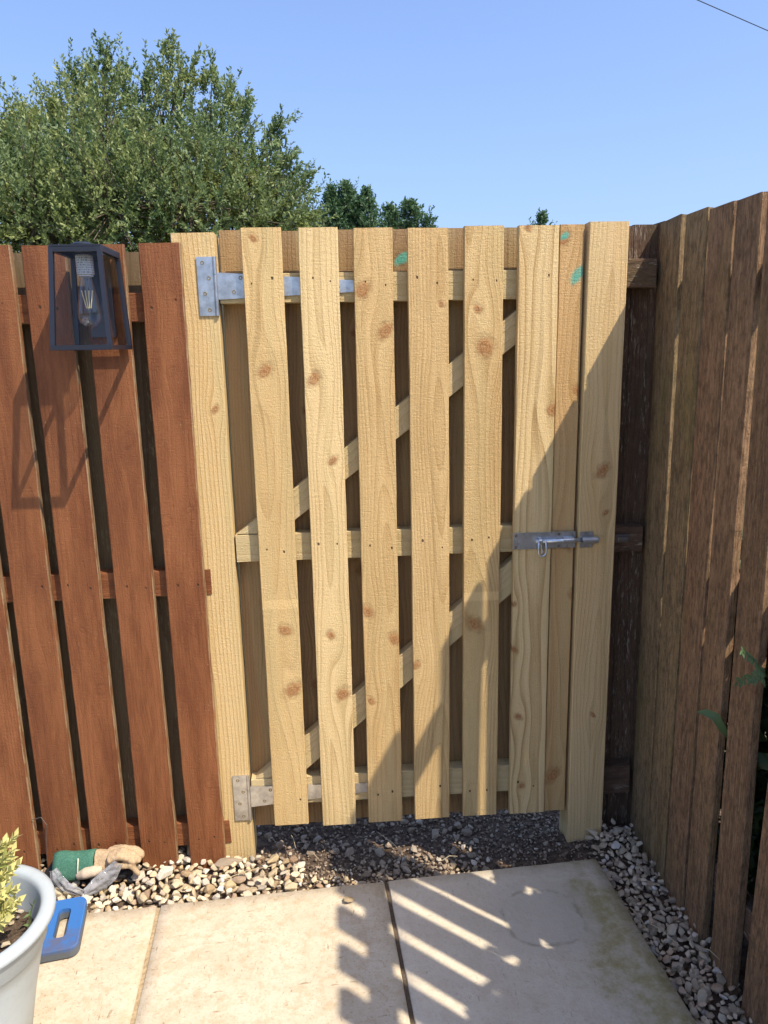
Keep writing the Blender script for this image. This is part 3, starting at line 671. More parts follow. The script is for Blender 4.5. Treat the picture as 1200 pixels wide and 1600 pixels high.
# ------------------------------------------------------------------ side fence on the right
FX = 0.862
post('fence_post', .866, .935, .040, .070, -.06, 1.742, m_dark, 'old dark corner post where the side fence meets the gate side', 'post')
side = tag(empty('board_fence', (.89, -.9, -.04)), 'weathered brown side fence of upright boards along the gravel strip', 'fence')
def side_board(y_far, y_near, z0, z1, mat, xf=FX, t=.02, lean=0.0, name='board', **kw):
    _seed[0] += 1.37
    a = dict(rag=.0016, endrag=.004, ch=.002); a.update(kw)
    return obj(name, board(abs(y_far - y_near), t, z1 - z0, _seed[0], **a), mat, side, (xf, (y_far + y_near) / 2, z0), (0, lean, -math.pi / 2))
VIS = [(.036, -.083, 1.738, 0), (-.0885, -.194, 1.732, 0), (-.2055, -.309, 1.727, 1), (-.322, -.417, 1.722, 1), (-.461, -.556, 1.716, 1), (-.602, -.734, 1.711, 1)]
for i, (a, b, zt, q) in enumerate(VIS):
    o = side_board(a, b, -.05, zt, m_weather_r if q else m_weather, lean=(-.012 if i == 0 else 0.0 if i < 4 else -.012 if i == 4 else .025))
gy = -.690
gaps = [-.72]
yy = -.791
while yy > -3.1:
    side_board(yy, yy - .080, -.05, 1.694 + rng.uniform(-.005, .005), m_weather if rng.random() < .5 else m_weather_r); yy -= .1285
for z0, z1 in ((1.530, 1.600), (.845, .917), (.12, .20)):
    _seed[0] += 1.37
    obj('rail', board(z1 - z0, .030, 3.05, _seed[0], rag=.0015), m_dark, side, (FX + .0207, -.004, (z0 + z1) / 2), (0, math.pi / 2, -math.pi / 2))
post('fence_post', .8835, .96, -3.12, .075, -.06, 1.75, m_dark, 'old post at the far patio end of the side fence', 'post')

# ------------------------------------------------------------------ gravel
def stone_mesh(seed, name='stone'):
    r2 = random.Random(seed); bm = bmesh.new()
    ax = (1.0, r2.uniform(.62, .95), r2.uniform(.32, .60))
    for k in range(16):
        v = Vector((r2.gauss(0, 1), r2.gauss(0, 1), r2.gauss(0, 1))).normalized() * r2.uniform(.86, 1.0)
        bm.verts.new((v.x * ax[0] * .5, v.y * ax[1] * .5, v.z * ax[2] * .5))
    res = bmesh.ops.convex_hull(bm, input=bm.verts)
    for v in [v for v in bm.verts if not v.link_faces]: bm.verts.remove(v)
    es = [e for e in bm.edges if len(e.link_faces) == 2 and e.calc_face_angle() > .5]
    bmesh.ops.bevel(bm, geom=es, offset=.022, segments=1, affect='EDGES')
    bmesh.ops.recalc_face_normals(bm, faces=bm.faces)
    me = bpy.data.meshes.new(name); bm.to_mesh(me); bm.free(); return me
protoL = [stone_mesh(s) for s in range(14)]; protoG = [stone_mesh(100 + s) for s in range(14)]
for me in protoL: me.materials.append(m_st[('L', 'o')])
for me in protoG: me.materials.append(m_st[('G', 'o')])
protoD = [stone_mesh(200 + s) for s in range(14)]
for me in protoD: me.materials.append(m_st[('D', 'o')])
bed = tag(empty('gravel_bed', (0, 0, -.05)), kind='structure')
rs = random.Random(11); stones = []     # (kind, x, y, z, diameter, euler, proto)
def scatter(n, fx, fy, zoff, dlo, dhi, kind, layers=2, mind=.72):
    done_ = []; grid = {}
    tries = 0
    while len(done_) < n and tries < n * 12:
        tries += 1
        x = fx(); y = fy(x); d = dlo + (dhi - dlo) * rs.random() ** 1.8
        key = (int(x / .03), int(y / .03)); ok = True
        for ix in (-1, 0, 1):
            for iy in (-1, 0, 1):
                for (x2, y2, d2) in grid.get((key[0] + ix, key[1] + iy), ()):
                    if (x - x2) ** 2 + (y - y2) ** 2 < (mind * (d + d2) / 2) ** 2: ok = False
        if not ok: continue
        grid.setdefault(key, []).append((x, y, d)); done_.append(1)
        stones.append((kind, x, y, zoff(x, y) + rs.uniform(0, .006), d, (rs.gauss(0, .45), rs.gauss(0, .45), rs.uniform(0, 6.28)), rs.randrange(14)))
zl = lambda o: (lambda x, y: soil_z(x, y) + o)
# left bed against the red fence, two layers
for o_, mn in ((.008, .72), (.024, .74)):
    scatter(900, lambda: rs.uniform(-1.5, -.14), lambda x: rs.uniform(ysl(x) + .006, .075 if x < -.3 else .02), zl(o_), .022, .066, 'L', mind=mn)
scatter(50, lambda: rs.uniform(-.20, .02), lambda x: rs.uniform(ysl(x) + .005, ysl(x) + .05), zl(.010), .012, .034, 'L')
scatter(45, lambda: rs.uniform(-.16, .10), lambda x: rs.uniform(ysl(x) + .03, -.01), zl(.003), .006, .016, 'L')
# below the gate
scatter(230, lambda: rs.uniform(-.30, .40), lambda x: rs.uniform(.02, .50), zl(.006), .012, .046, 'D')
scatter(130, lambda: rs.triangular(.02, .42, .18), lambda x: rs.uniform(ysl(x) + .006, .0), zl(.009), .014, .042, 'D')
scatter(60, lambda: rs.uniform(.28, .72), lambda x: rs.uniform(ysl(x) + .005, .2), zl(.004), .008, .024, 'D')
scatter(2200, lambda: rs.uniform(-.25, .82), lambda x: rs.uniform(ysl(x) + .003, .22), zl(.002), .006, .018, 'S', mind=.6)
# strip beside the side fence
sx = lambda y: .712 - .066 * (y + .112)
for o_ in (.006, .016, .027):
    scatter(1500, lambda: 0, lambda x: 0, zl(o_), .012, .036, 'G') if False else None
    for k in range(1500):
        y = rs.uniform(-1.15, .03); x = rs.uniform(max(sx(y) + .004, .70), .880); d = .016 + .036 * rs.random() ** 1.8
        if any((x - s_[1]) ** 2 + (y - s_[2]) ** 2 < (.66 * (d + s_[4]) / 2) ** 2 and abs(s_[3] - (soil_z(x, y) + o_)) < .007 for s_ in stones[-900:]): continue
        stones.append(('G', x, y, soil_z(x, y) + o_ + rs.uniform(0, .006), d, (rs.gauss(0, .5), rs.gauss(0, .5), rs.uniform(0, 6.28)), rs.randrange(14)))
stones = [s_ for s_ in stones if not (-.392 < s_[1] < -.276 and .014 < s_[2] < .115) and not (.646 < s_[1] < .76 and -.014 < s_[2] < .08)]
vis = []
for k, s_ in enumerate(stones):
    px, py, dz = project((s_[1], s_[2], s_[3]))
    if s_[0] != 'S' and 5 < px < 1195 and 1290 < py < 1595: vis.append((s_[4] / dz * (1.0 if s_[3] > soil_z(s_[1], s_[2]) + .004 else .6), k))
vis.sort(reverse=True); big = {k for _, k in vis[:300]}
mass = {'L': ([], [], []), 'G': ([], [], []), 'S': ([], [], []), 'D': ([], [], [])}
for k, (kind, x, y, z, d, eu, pi_) in enumerate(stones):
    proto = {'L': protoL, 'D': protoD}.get(kind, protoG)[pi_]
    mt = Matrix.Translation((x, y, z)) @ Matrix.Rotation(eu[2], 4, 'Z') @ Matrix.Rotation(eu[0], 4, 'X') @ Matrix.Rotation(eu[1], 4, 'Y') @ Matrix.Scale(d, 4)
    if k in big:
        o = bpy.data.objects.new('stone', proto); col.objects.link(o); o.parent = bed
        o.matrix_local = Matrix.Translation((0, 0, .05)) @ mt
    else:
        V, F, A_ = mass[kind]; b0 = len(V); rv = rs.random()
        V.extend((mt @ v.co)[:] for v in proto.vertices)
        for p in proto.polygons: F.append([b0 + q for q in p.vertices]); A_.append(rv)
for kind in 'LGSD':
    V, F, A_ = mass[kind]; me = bpy.data.meshes.new('gravel'); me.from_pydata(V, [], F); me.materials.append(m_st[(kind, 'a')])
    at = me.attributes.new('rnd', 'FLOAT', 'FACE'); at.data.foreach_set('value', A_)
    o = bpy.data.objects.new('gravel', me); col.objects.link(o); o.parent = bed; o.location = (0, 0, .05); o['kind'] = 'stuff'
# lone chip of stone on the paving
o = obj('stone_chip', stone_mesh(977, 'stone_chip'), m_st[('L', 'o')], None, tuple(on_ground((545, 1409)) + np.array([0, 0, .008])), (.1, .2, .7)); o.scale = (.036, .036, .032)
tag(o, 'small cream stone chip lying loose on the paving', 'stone')
# one cobble by the foot of the hinge post
o = obj('cobble', stone_mesh(512, 'cobble'), simple('buff cobble', (.34, .27, .19), .9, 0, 60, .5, .002), None, (-.345, -.012, -.015), (.1, .05, .3)); o.scale = (.105, .075, .085)
tag(o, 'large dusty buff cobble at the foot of the hinge post', 'stone')
# dry stalks
for k_, (a, b, hz) in enumerate((((1010, 1440), (1062, 1478), .02), ((985, 1418), (1010, 1450), .02), ((1095, 1480), (1125, 1500), .02), ((340, 1378), (430, 1352), .01), ((480, 1330), (500, 1345), .01), ((590, 1300), (640, 1345), .03), ((455, 1305), (462, 1325), .01), ((690, 1345), (715, 1338), .0))):
    A_, B_ = on_ground(a, hz - .02), on_ground(b, hz - .01); bm = bmesh.new(); mid = (A_ + B_) / 2 + np.array([0, .004, .006]); tube(bm, [A_, mid, B_], [.0011, .0013, .0007], 5)
    if k_ < 3: tag(obj('dry_stalk', bm, m_twig), 'thin dry straw stalk on the gravel strip along the side fence', 'twig', 'dry stalks on the side strip')
    else: tag(obj('dry_stalk', bm, m_twig), 'thin dry straw stalk among the stones in front of the gate', 'twig', 'dry stalks before the gate')

# ------------------------------------------------------------------ wall lantern
lx = -.5605; zb, zt = 1.445, 1.668
lan = tag(empty('wall_lantern', (lx, 0, zb)), 'dark slate metal box lantern with clear panes and filament bulb', 'lantern')
hb, ht, pb, pt, y0 = .067, .056, .190, .166, -.018
def LP(sx_, f, s_): # corner: side sign, 0 back/1 front, 0 bottom/1 top
    hw = ht if s_ else hb; p = (pt if s_ else pb) if f else -y0
    return Vector((lx + sx_ * hw, -p, zt if s_ else zb))
bm = bmesh.new()
def bar(bm, a, b, wx=.0085, wy=.0085):
    a, b = Vector(a), Vector(b); t = (b - a).normalized()
    s1 = Vector((0, 1, 0)) if abs(t.y) < .7 else Vector((1, 0, 0)); s1 = (s1 - t * s1.dot(t)).normalized(); s2 = t.cross(s1)
    q = [[bm.verts.new(p + s1 * i * wx / 2 + s2 * j * wy / 2) for i, j in ((-1, -1), (1, -1), (1, 1), (-1, 1))] for p in (a, b)]
    for k in range(4): bm.faces.new([q[0][k], q[0][(k + 1) % 4], q[1][(k + 1) % 4], q[1][k]])
    bm.faces.new(list(reversed(q[0]))); bm.faces.new(q[1])
for sx_ in (-1, 1):
    for f in (0, 1): bar(bm, LP(sx_, f, 0) + Vector((-sx_ * .004, .004 * f, 0)), LP(sx_, f, 1) + Vector((-sx_ * .004, .004 * f, 0)), .010, .010)
    for s_ in (0, 1): bar(bm, LP(sx_, 0, s_) + Vector((-sx_ * .004, 0, .0045 - s_ * .009)), LP(sx_, 1, s_) + Vector((-sx_ * .004, .003, .0045 - s_ * .009)), .0095, .0095)
for f in (0, 1):
    bar(bm, LP(-1, f, 0) + Vector((.001, .0038 * f, .0052)), LP(1, f, 0) + Vector((-.001, .0038 * f, .0052)), .0102, .0105)
    bar(bm, LP(-1, f, 1) + Vector((.001, .0038 * f, -.0052)), LP(1, f, 1) + Vector((-.001, .0038 * f, -.0052)), .0102, .0105)
bmesh.ops.recalc_face_normals(bm, faces=bm.faces); obj('frame', bm, m_lamp, lan)
bm = bmesh.new(); tp = [LP(-1, 0, 1), LP(1, 0, 1), LP(1, 1, 1), LP(-1, 1, 1)]; z_ = Vector((0, 0, .001))
A = [bm.verts.new(p + z_) for p in tp]; B = [bm.verts.new(p + Vector((0, 0, .005))) for p in tp]
bm.faces.new(list(reversed(A))); bm.faces.new(B)
for k in range(4): bm.faces.new([A[k], A[(k + 1) % 4], B[(k + 1) % 4], B[k]])
lathe(bm, [(.0, .005), (.024, .005), (.024, .014), (.016, .018), (.0, .018)], 20, (lx - .004, -.095, zt)); bmesh.ops.recalc_face_normals(bm, faces=bm.faces)
obj('top_plate', bm, m_lamp, lan)
bm = bmesh.new(); box(bm, lx - .030, lx + .030, -.013, -.001, zb + .03, zt + .012, .002); obj('back_plate', bm, m_lamp, lan)
for sx_ in (-1, 1):
    bm = bmesh.new(); box(bm, lx + sx_ * .048 - .006, lx + sx_ * .048 + .006, -.024, -.0005, zt - .012, zt + .006, .001); obj('bracket', bm, m_lamp, lan)
for q in (((-1, 1, 0), (1, 1, 0), (1, 1, 1), (-1, 1, 1)), ((-1, 0, 0), (-1, 1, 0), (-1, 1, 1), (-1, 0, 1)), ((1, 1, 0), (1, 0, 0), (1, 0, 1), (1, 1, 1))):
    pts = [LP(*c_) for c_ in q]; cen = sum(pts, Vector()) / 4; inn = (Vector((lx, -.1, (zb + zt) / 2)) - cen); inn.z = 0; inn = inn.normalized() * .0045
    bm = bmesh.new(); A = [bm.verts.new(p.lerp(cen, .06) + inn) for p in pts]; bm.faces.new(A)
    obj('pane', bm, m_glass, lan)
# lamp holder and bulb
bx, by = lx - .004, -.092
s = NT('holder sticker'); c = s.co(); x, y, z = s.xyz(c)
rows = s.math('FRACT', s.mul(z, 190.0)); ink = s.mul(s.step(rows, .35, .45), s.step(s.noise(s.vec(s.mul(x, 700), s.mul(y, 700), s.math('FLOOR', s.mul(z, 190.0))), 1.0, 1, .5), .46, .54))
cc = s.mix(s.mul(ink, .75), (.62, .63, .64, 1), (.06, .06, .07, 1)); m_stick = s.done(s.bsdf(cc, .35, .25))
bm = bmesh.new(); lathe(bm, [(0, -.010), (.0195, -.010), (.0195, -.052), (.0165, -.054), (.0165, -.057), (0, -.057)], 28, (bx, by, zt)); bmesh.ops.recalc_face_normals(bm, faces=bm.faces); smooth(obj('lamp_holder', bm, m_stick, lan), False)
bm = bmesh.new()
prof = [(.0130, -.056), (.0135, -.062), (.0150, -.072), (.0190, -.092), (.0232, -.112), (.0262, -.130), (.0270, -.141), (.0262, -.151), (.0225, -.161), (.0155, -.168), (.0075, -.1725), (.0025, -.1765), (.0003, -.178)]
lathe(bm, prof, 40, (bx, by, zt)); bmesh.ops.recalc_face_normals(bm, faces=bm.faces); bulb = smooth(obj('bulb', bm, m_bulb, lan))
bm = bmesh.new()
for ax_ in (-1, -.33, .33, 1):
    tube(bm, [(bx + ax_ * .0125, by - .003, zt - .088), (bx + ax_ * .0050, by - .002, zt - .128)], .0012, 8)
sub('filament', bm, m_filament, bulb)
bm = bmesh.new(); tube(bm, [(bx, by, zt - .057), (bx, by, zt - .095), (bx, by, zt - .130)], [.006, .0025, .0018], 10); tube(bm, [(bx, by, zt - .128), (bx, by, zt - .134)], [.006, .0035], 10); sub('stem', bm, m_bulb, bulb)

# ------------------------------------------------------------------ leaves
def leaf_cloud(P, D, N, L, Wd, fold=0.25, rnd=None):
    """one folded leaf (two quads' worth of triangles) per row: base P, direction D, normal N"""
    D = D / np.linalg.norm(D, axis=1, keepdims=True)
    N = N - D * np.sum(N * D, axis=1, keepdims=True); N /= np.linalg.norm(N, axis=1, keepdims=True) + 1e-9
    S = np.cross(D, N); L = L[:, None]; Wd = Wd[:, None]
    a = P; b = P + D * L * .45 + S * Wd * .5 + N * Wd * fold; c = P + D * L; d = P + D * L * .45 - S * Wd * .5 + N * Wd * fold
    V = np.stack([a, b, c, d], 1).reshape(-1, 3); n = len(P)
    i = np.arange(n)[:, None] * 4; F = np.concatenate([np.concatenate([i, i + 1, i + 2], 1), np.concatenate([i, i + 2, i + 3], 1)], 1).reshape(-1, 3)
    r = np.repeat(rnd if rnd is not None else np.random.rand(n), 2)
    return V, F, r
def leaf_obj(name, parts, mat, parent):
    V = np.concatenate([p[0] for p in parts]); off = 0; Fs = []
    for p in parts: Fs.append(p[1] + off); off += len(p[0])
    F = np.concatenate(Fs); r = np.concatenate([p[2] for p in parts])
    me = bpy.data.meshes.new(name); me.vertices.add(len(V)); me.vertices.foreach_set('co', V.astype(np.float32).ravel())
    me.loops.add(F.size); me.loops.foreach_set('vertex_index', F.astype(np.int32).ravel())
    me.polygons.add(len(F)); me.polygons.foreach_set('loop_start', np.arange(0, F.size, 3, dtype=np.int32)); me.polygons.foreach_set('loop_total', np.full(len(F), 3, dtype=np.int32))
    me.update(calc_edges=True); at = me.attributes.new('rnd', 'FLOAT', 'FACE'); at.data.foreach_set('value', r.astype(np.float32))
    me.materials.append(mat); o = bpy.data.objects.new(name, me); col.objects.link(o)
    if parent: o.parent = parent; o.location = -Vector(parent.location)
    return o
rg = np.random.default_rng(7)
def twig_leaves(base, dirs, lens, per, leafL, leafW, wob=.35, rbase=None):
    """leaves set alternately along each twig; base, dirs (n,3)"""
    n = len(base); t = np.linspace(.08, 1.0, per)[None, :, None]
    bend = rg.normal(0, .18, (n, 1, 3)); B = base[:, None, :] + dirs[:, None, :] * lens[:, None, None] * t + bend * (t ** 2) * lens[:, None, None]
    P = B.reshape(-1, 3); Dm = np.repeat(dirs, per, 0)
    side_ = rg.normal(0, 1, (n * per, 3)); side_ -= Dm * np.sum(side_ * Dm, 1, keepdims=True); side_ /= np.linalg.norm(side_, axis=1, keepdims=True)
    D = Dm * .75 + side_ * .8 + rg.normal(0, wob * .4, (n * per, 3)); Nn = rg.normal(0, 1, (n * per, 3)) + np.array([0, 0, 1.2])
    sc = rg.uniform(.7, 1.25, n * per); rb = rg.random(n * per) * .6 + (np.repeat(rbase, per) if rbase is not None else .2)
    return leaf_cloud(P, D, Nn, leafL * sc, leafW * sc, rnd=np.clip(rb, 0, 1))
def make_tree(name, label, base, lobes, sprays, Y, ntw, per, leafL, leafW, twigL, mat, limb_r=.09, group=None):
    root = tag(empty(name, base), label, 'tree', group)
    D0 = Y - CAM[1]; parts = []; bm = bmesh.new(); bl = bmesh.new()
    trunk_top = np.array(base) + np.array([0, 0, 1.0 * limb_r / .09])
    tube(bm, [base, tuple((np.array(base) + trunk_top) / 2 + np.array([.03, 0, 0])), tuple(trunk_top)], [limb_r * 1.5, limb_r * 1.2, limb_r], 10)
    for (px, py, rp, dy) in lobes:
        v = ray((px, py)); c_ = CAM + v / v[1] * (D0 + dy); rad = rp / FPX * (D0 + dy)
        mid = (trunk_top + c_) / 2 + rg.normal(0, .08 * rad, 3) + np.array([0, 0, .1 * rad])
        tube(bl, [tuple(trunk_top), tuple(mid), tuple(c_)], [limb_r * .55, limb_r * .35, limb_r * .12], 7)
        n = int(ntw * (rp / 110.0) ** 2)
        q = rg.normal(0, 1, (n, 3)); q /= np.linalg.norm(q, axis=1, keepdims=True); rr = rad * rg.random(n) ** .45
        lump = np.array([.80 + .35 * noise.noise(Vector(p_) * 2.1 + Vector((px, py, 0))) for p_ in q])
        b_ = c_ + q * (rr * lump)[:, None] * np.array([1.0, .9, 1.0])
        d_ = q * .55 + np.array([0, 0, .75]) + rg.normal(0, .33, (n, 3)); d_ /= np.linalg.norm(d_, axis=1, keepdims=True)
        tone = rg.normal(0, .10) + .2 + rg.normal(0, .20, n)
        parts.append(twig_leaves(b_, d_, twigL * rg.uniform(.6, 1.3, n), per, leafL, leafW, rbase=tone))
        for k in range(0, n, 6): tube(bl, [tuple(c_ + (b_[k] - c_) * .2), tuple(b_[k]), tuple(b_[k] + d_[k] * twigL)], [limb_r * .10, limb_r * .06, limb_r * .025], 4, False)
    for (px0, py0, px1, py1, wpx, dy) in sprays:     # upright plumes that break the outline
        py1 += 16 if name == 'willow_tree' else 0
        a = ray((px0, py0)); a = CAM + a / a[1] * (D0 + dy); b = ray((px1, py1)); b = CAM + b / b[1] * (D0 + dy)
        n = int(16 + np.linalg.norm(b - a) * 22 * ntw / 250); f = rg.random(n); wd = wpx / FPX * (D0 + dy)
        b_ = a + (b - a) * (f * .92)[:, None] + rg.normal(0, 1, (n, 3)) * (wd * (1.15 - f))[:, None]
        d_ = (b - a) / np.linalg.norm(b - a) + rg.normal(0, .38, (n, 3)); d_ /= np.linalg.norm(d_, axis=1, keepdims=True)
        parts.append(twig_leaves(b_, d_, twigL * .75 * rg.uniform(.5, 1.1, n), per, leafL, leafW, rbase=.25 + rg.normal(0, .1, n)))
        tube(bl, [tuple(a), tuple((a + b) / 2 + rg.normal(0, .03, 3)), tuple(b)], [limb_r * .16, limb_r * .09, limb_r * .03], 5)
    tr = obj('trunk', bm, m_bark, root); lb = obj('limbs', bl, m_bark, root)
    leaf_obj('crown', parts, mat, root); return root
lobes = [(-150, 300, 150, 0), (-60, 275, 115, -.4), (40, 280, 100, .2), (110, 240, 78, .5), (166, 212, 70, -.2), (258, 210, 68, .3), (325, 245, 70, 0), (60, 345, 120, -.6), (175, 330, 125, -.7), (290, 325, 115, -.5), (375, 290, 80, .2), (400, 345, 85, -.1), (0, 380, 120, .3), (130, 390, 120, .4), (260, 385, 115, .4), (380, 380, 100, .5), (455, 370, 55, .4), (440, 340, 52, .3), (240, 265, 100, .8), (100, 300, 110, .9)]
sprays = [(20, 240, 18, 165, 13, 0), (55, 230, 45, 175, 12, .3), (110, 190, 112, 92, 14, .4), (165, 170, 166, 62, 13, 0), (190, 170, 195, 95, 12, .3), (225, 160, 228, 105, 10, .2), (258, 150, 264, 48, 13, .3), (285, 160, 300, 88, 11, .1), (330, 190, 332, 105, 14, 0), (370, 230, 384, 140, 16, .2), (405, 260, 437, 172, 14, .1), (420, 300, 450, 228, 16, .2), (440, 320, 478, 262, 12, .2), (450, 345, 492, 322, 12, .1), (345, 210, 360, 130, 12, .5), (140, 180, 140, 90, 12, .6), (80, 230, 82, 150, 12, .2), (-30, 200, -25, 130, 14, .1), (-90, 190, -95, 120, 14, .2)]
make_tree('willow_tree', 'large bushy olive-green tree rising behind the red-brown fence', (-2.3, 8.6, -.16), lobes, sprays, 8.4, 330, 26, .056, .026, .40, m_leaf, .11)
make_tree('far_tree', 'distant dark green tree beside the large bushy tree', (.55, 34, -.16), [(520, 345, 26, 0), (545, 328, 30, .4), (570, 345, 28, 0), (535, 375, 40, .5), (575, 380, 38, .3), (500, 372, 24, 0)],
          [(520, 330, 518, 300, 5, 0), (545, 320, 541, 294, 5, 0), (568, 330, 574, 302, 5, 0)], 34, 1500, 12, .17, .085, .5, m_leaf_far, .16, None)
make_tree('far_tree', 'distant low rounded tree showing above the middle gate boards', (3.6, 37, -.16), [(612, 352, 20, 0), (640, 343, 22, .4), (662, 352, 17, 0), (630, 378, 34, .5), (665, 380, 26, .2)],
          [(640, 335, 643, 321, 4, 0), (612, 345, 607, 328, 4, 0)], 37, 1700, 12, .17, .085, .45, m_leaf_far, .14, None)
make_tree('far_tree', 'tiny distant treetop just showing above the gate', (12.6, 44, -.16), [(845, 356, 13, 0), (838, 372, 20, 0), (858, 376, 18, 0)], [(846, 352, 847, 339, 4, 0)], 44, 1400, 10, .17, .08, .5, m_leaf_far, .14, None)

# dense shrub on the neighbour's side of the side fence
sh = tag(empty('shrub', (1.15, -1.3, -.06)), 'dense dark shrub growing against the outer side of the side fence', 'shrub')
n = 9000; yb = rg.uniform(-2.9, -.15, n); xb = rg.uniform(.985, 1.35, n)
topz = np.interp(-yb, [.15, .55, .72, .88, 1.0, 1.12, 1.24, 1.4, 2.9], [.95, .98, .98, .98, .97, 1.07, 1.36, 1.50, 1.55]) + .03 * np.sin(yb * 23) + (xb - 1.0) * 1.0
zb_ = -.05 + (topz - .03) * rg.random(n) ** .6
P_ = np.stack([xb, yb, zb_], 1); Dd = rg.normal(0, 1, (n, 3)) + np.array([0, 0, .3]); Dd /= np.linalg.norm(Dd, axis=1, keepdims=True)
tw = twig_leaves(P_, Dd, np.full(n, .07), 7, .05, .034)
leaf_obj('foliage', [tw], m_leaf_shrub, sh)
bm = bmesh.new()
for k in range(14): 
    yk = -2.8 + k * .19; tube(bm, [(1.15, yk, -.1), (1.13 + .05 * math.sin(k), yk + .03, .4), (1.2, yk, .8)], [.014, .010, .005], 6)
obj('stems', bm, m_bark, sh)

# ------------------------------------------------------------------ weeds through the side fence
def blade(bm, pts, wid, up):
    pts = [Vector(p) for p in pts]; n = len(pts); up = Vector(up); L_ = []; C_ = []; R_ = []
    for i, p in enumerate(pts):
        t = (pts[min(i + 1, n - 1)] - pts[max(0, i - 1)]).normalized(); s_ = t.cross(up).normalized(); w_ = wid * math.sin(math.pi * (i + .35) / (n - .3)) ** .8
        if i == n - 1: w_ = .0006
        L_.append(bm.verts.new(p - s_ * w_ + up * w_ * .3)); C_.append(bm.verts.new(p)); R_.append(bm.verts.new(p + s_ * w_ + up * w_ * .3))
    for i in range(n - 1):
        bm.faces.new([L_[i], C_[i], C_[i + 1], L_[i + 1]]); bm.faces.new([C_[i], R_[i], R_[i + 1], C_[i + 1]])
def side_pt(p, x): return on_plane(p, 0, x)
wd = tag(empty('weed', tuple(side_pt((1136, 1150), .87))), 'single lance-shaped weed leaf poking through a gap in the side fence', 'weed')
a, b, c_ = side_pt((1137, 1152), .872), side_pt((1118, 1120), .838), side_pt((1088, 1112), .812)
bm = bmesh.new(); ps = [a, a * .6 + b * .4, b, b * .5 + c_ * .5 + np.array([0, 0, .004]), c_]; blade(bm, ps, .010, (-.55, -.6, .55)); o = obj('leaf', bm, m_leaf_weed, wd); smooth(o)
bm = bmesh.new(); tube(bm, [side_pt((1140, 1160), .90), a], .0013, 5); obj('stem', bm, m_leaf_weed, wd)
wd = tag(empty('weed', tuple(side_pt((1196, 1056), .872))), 'feathery green weed spray coming through the side fence boards', 'weed')
stemp = [side_pt((1203, 1060), .90), side_pt((1190, 1048), .850), side_pt((1175, 1028), .835), side_pt((1160, 1014), .822)]
stem2 = [side_pt((1203, 1060), .90), side_pt((1188, 1056), .845), side_pt((1170, 1060), .83), side_pt((1152, 1066), .82)]
for st_ in (stemp, stem2):
    bm = bmesh.new(); tube(bm, st_, .0011, 5); obj('stem', bm, m_leaf_weed, wd); bm = bmesh.new()
    for k in range(22):
        f = .2 + .8 * k / 21; i = min(int(f * 3), 2); q = st_[i] + (st_[i + 1] - st_[i]) * (f * 3 - i); sd_ = -1 if k % 2 else 1
        e = q + np.array([-.006, -.004, 0]) + np.array([0, .010, .014]) * sd_ * (1.15 - f * .6) + rg.normal(0, .002, 3)
        blade(bm, [q, (q + e) / 2 + rg.normal(0, .001, 3), e], .0028, (-.6, -.6, .5))
    obj('leaf', bm, m_leaf_weed, wd)

# ------------------------------------------------------------------ plant pot and shrub
PC = Vector((-.782, -.600, .002)); PR = .176; PH = .33
pot = tag(empty('plant_pot', PC), 'round pale grey plastic plant pot with rolled rim', 'plant pot')
s = NT('pale grey plastic'); c = s.co(); n_ = s.noise(c, 20, 4, .6); n2 = s.noise(c, 160, 3, .6)
cc = s.mix(s.mul(s.step(n_, .4, .75), .3), (.40, .455, .485, 1), (.29, .33, .345, 1)); cc = s.mix(s.mul(s.step(n2, .62, .75), .3), cc, (.25, .22, .17, 1)); m_pot = s.done(s.bsdf(cc, .42, nrm=s.bump(n2, .0002), spec=.4))
bm = bmesh.new(); lathe(bm, [(0, 0), (.090, 0), (.095, .006), (.118, .13), (.140, .225), (.149, .258), (.1535, .262), (.1545, .285), (.157, .288), (.160, .310)], 72, PC)
smooth(obj('pot_wall', bm, m_pot, pot))
bm = bmesh.new(); lathe(bm, [(.160, .3095), (PR - .006, .311), (PR, .317), (PR - .001, .326), (PR - .008, PH), (PR - .022, PH + .001), (PR - .029, PH - .004), (PR - .031, PH - .014), (.136, .26), (.126, .18)], 72, PC); smooth(obj('rim', bm, m_pot, pot))
bm = bmesh.new(); ns = 26; vg = {}
for i in range(-ns, ns + 1):
    for j in range(-ns, ns + 1):
        x_, y_ = i / ns * .142, j / ns * .142
        if x_ * x_ + y_ * y_ <= .143 ** 2: vg[(i, j)] = bm.verts.new((PC.x + x_, PC.y + y_, .248 + .012 * fn(x_, y_, 3, 30) + .006 * fn(x_, y_, 5, 90)))
for (i, j) in vg:
    q = [(i, j), (i + 1, j), (i + 1, j + 1), (i, j + 1)]
    if all(k in vg for k in q): bm.faces.new([vg[k] for k in q])
smooth(obj('compost', bm, m_potsoil, pot))
for k in range(26):
    a_ = rs.uniform(-1.2, 1.6); rr_ = rs.uniform(.03, .125); d_ = rs.uniform(.010, .026)
    o = bpy.data.objects.new('stone', protoL[k % 14]); col.objects.link(o); o.parent = pot
    o.location = (rr_ * math.cos(a_), rr_ * math.sin(a_), .254); o.rotation_euler = (rs.uniform(-.4, .4), rs.uniform(-.4, .4), rs.uniform(0, 6)); o.scale = (d_, d_, d_)
shrub = tag(empty('potted_shrub', PC + Vector((-.07, .02, .25))), 'cream and green variegated shrub planted in the grey pot', 'plant')
bm = bmesh.new(); parts = []; sb = Vector((PC.x - .075, PC.y + .02, .235))
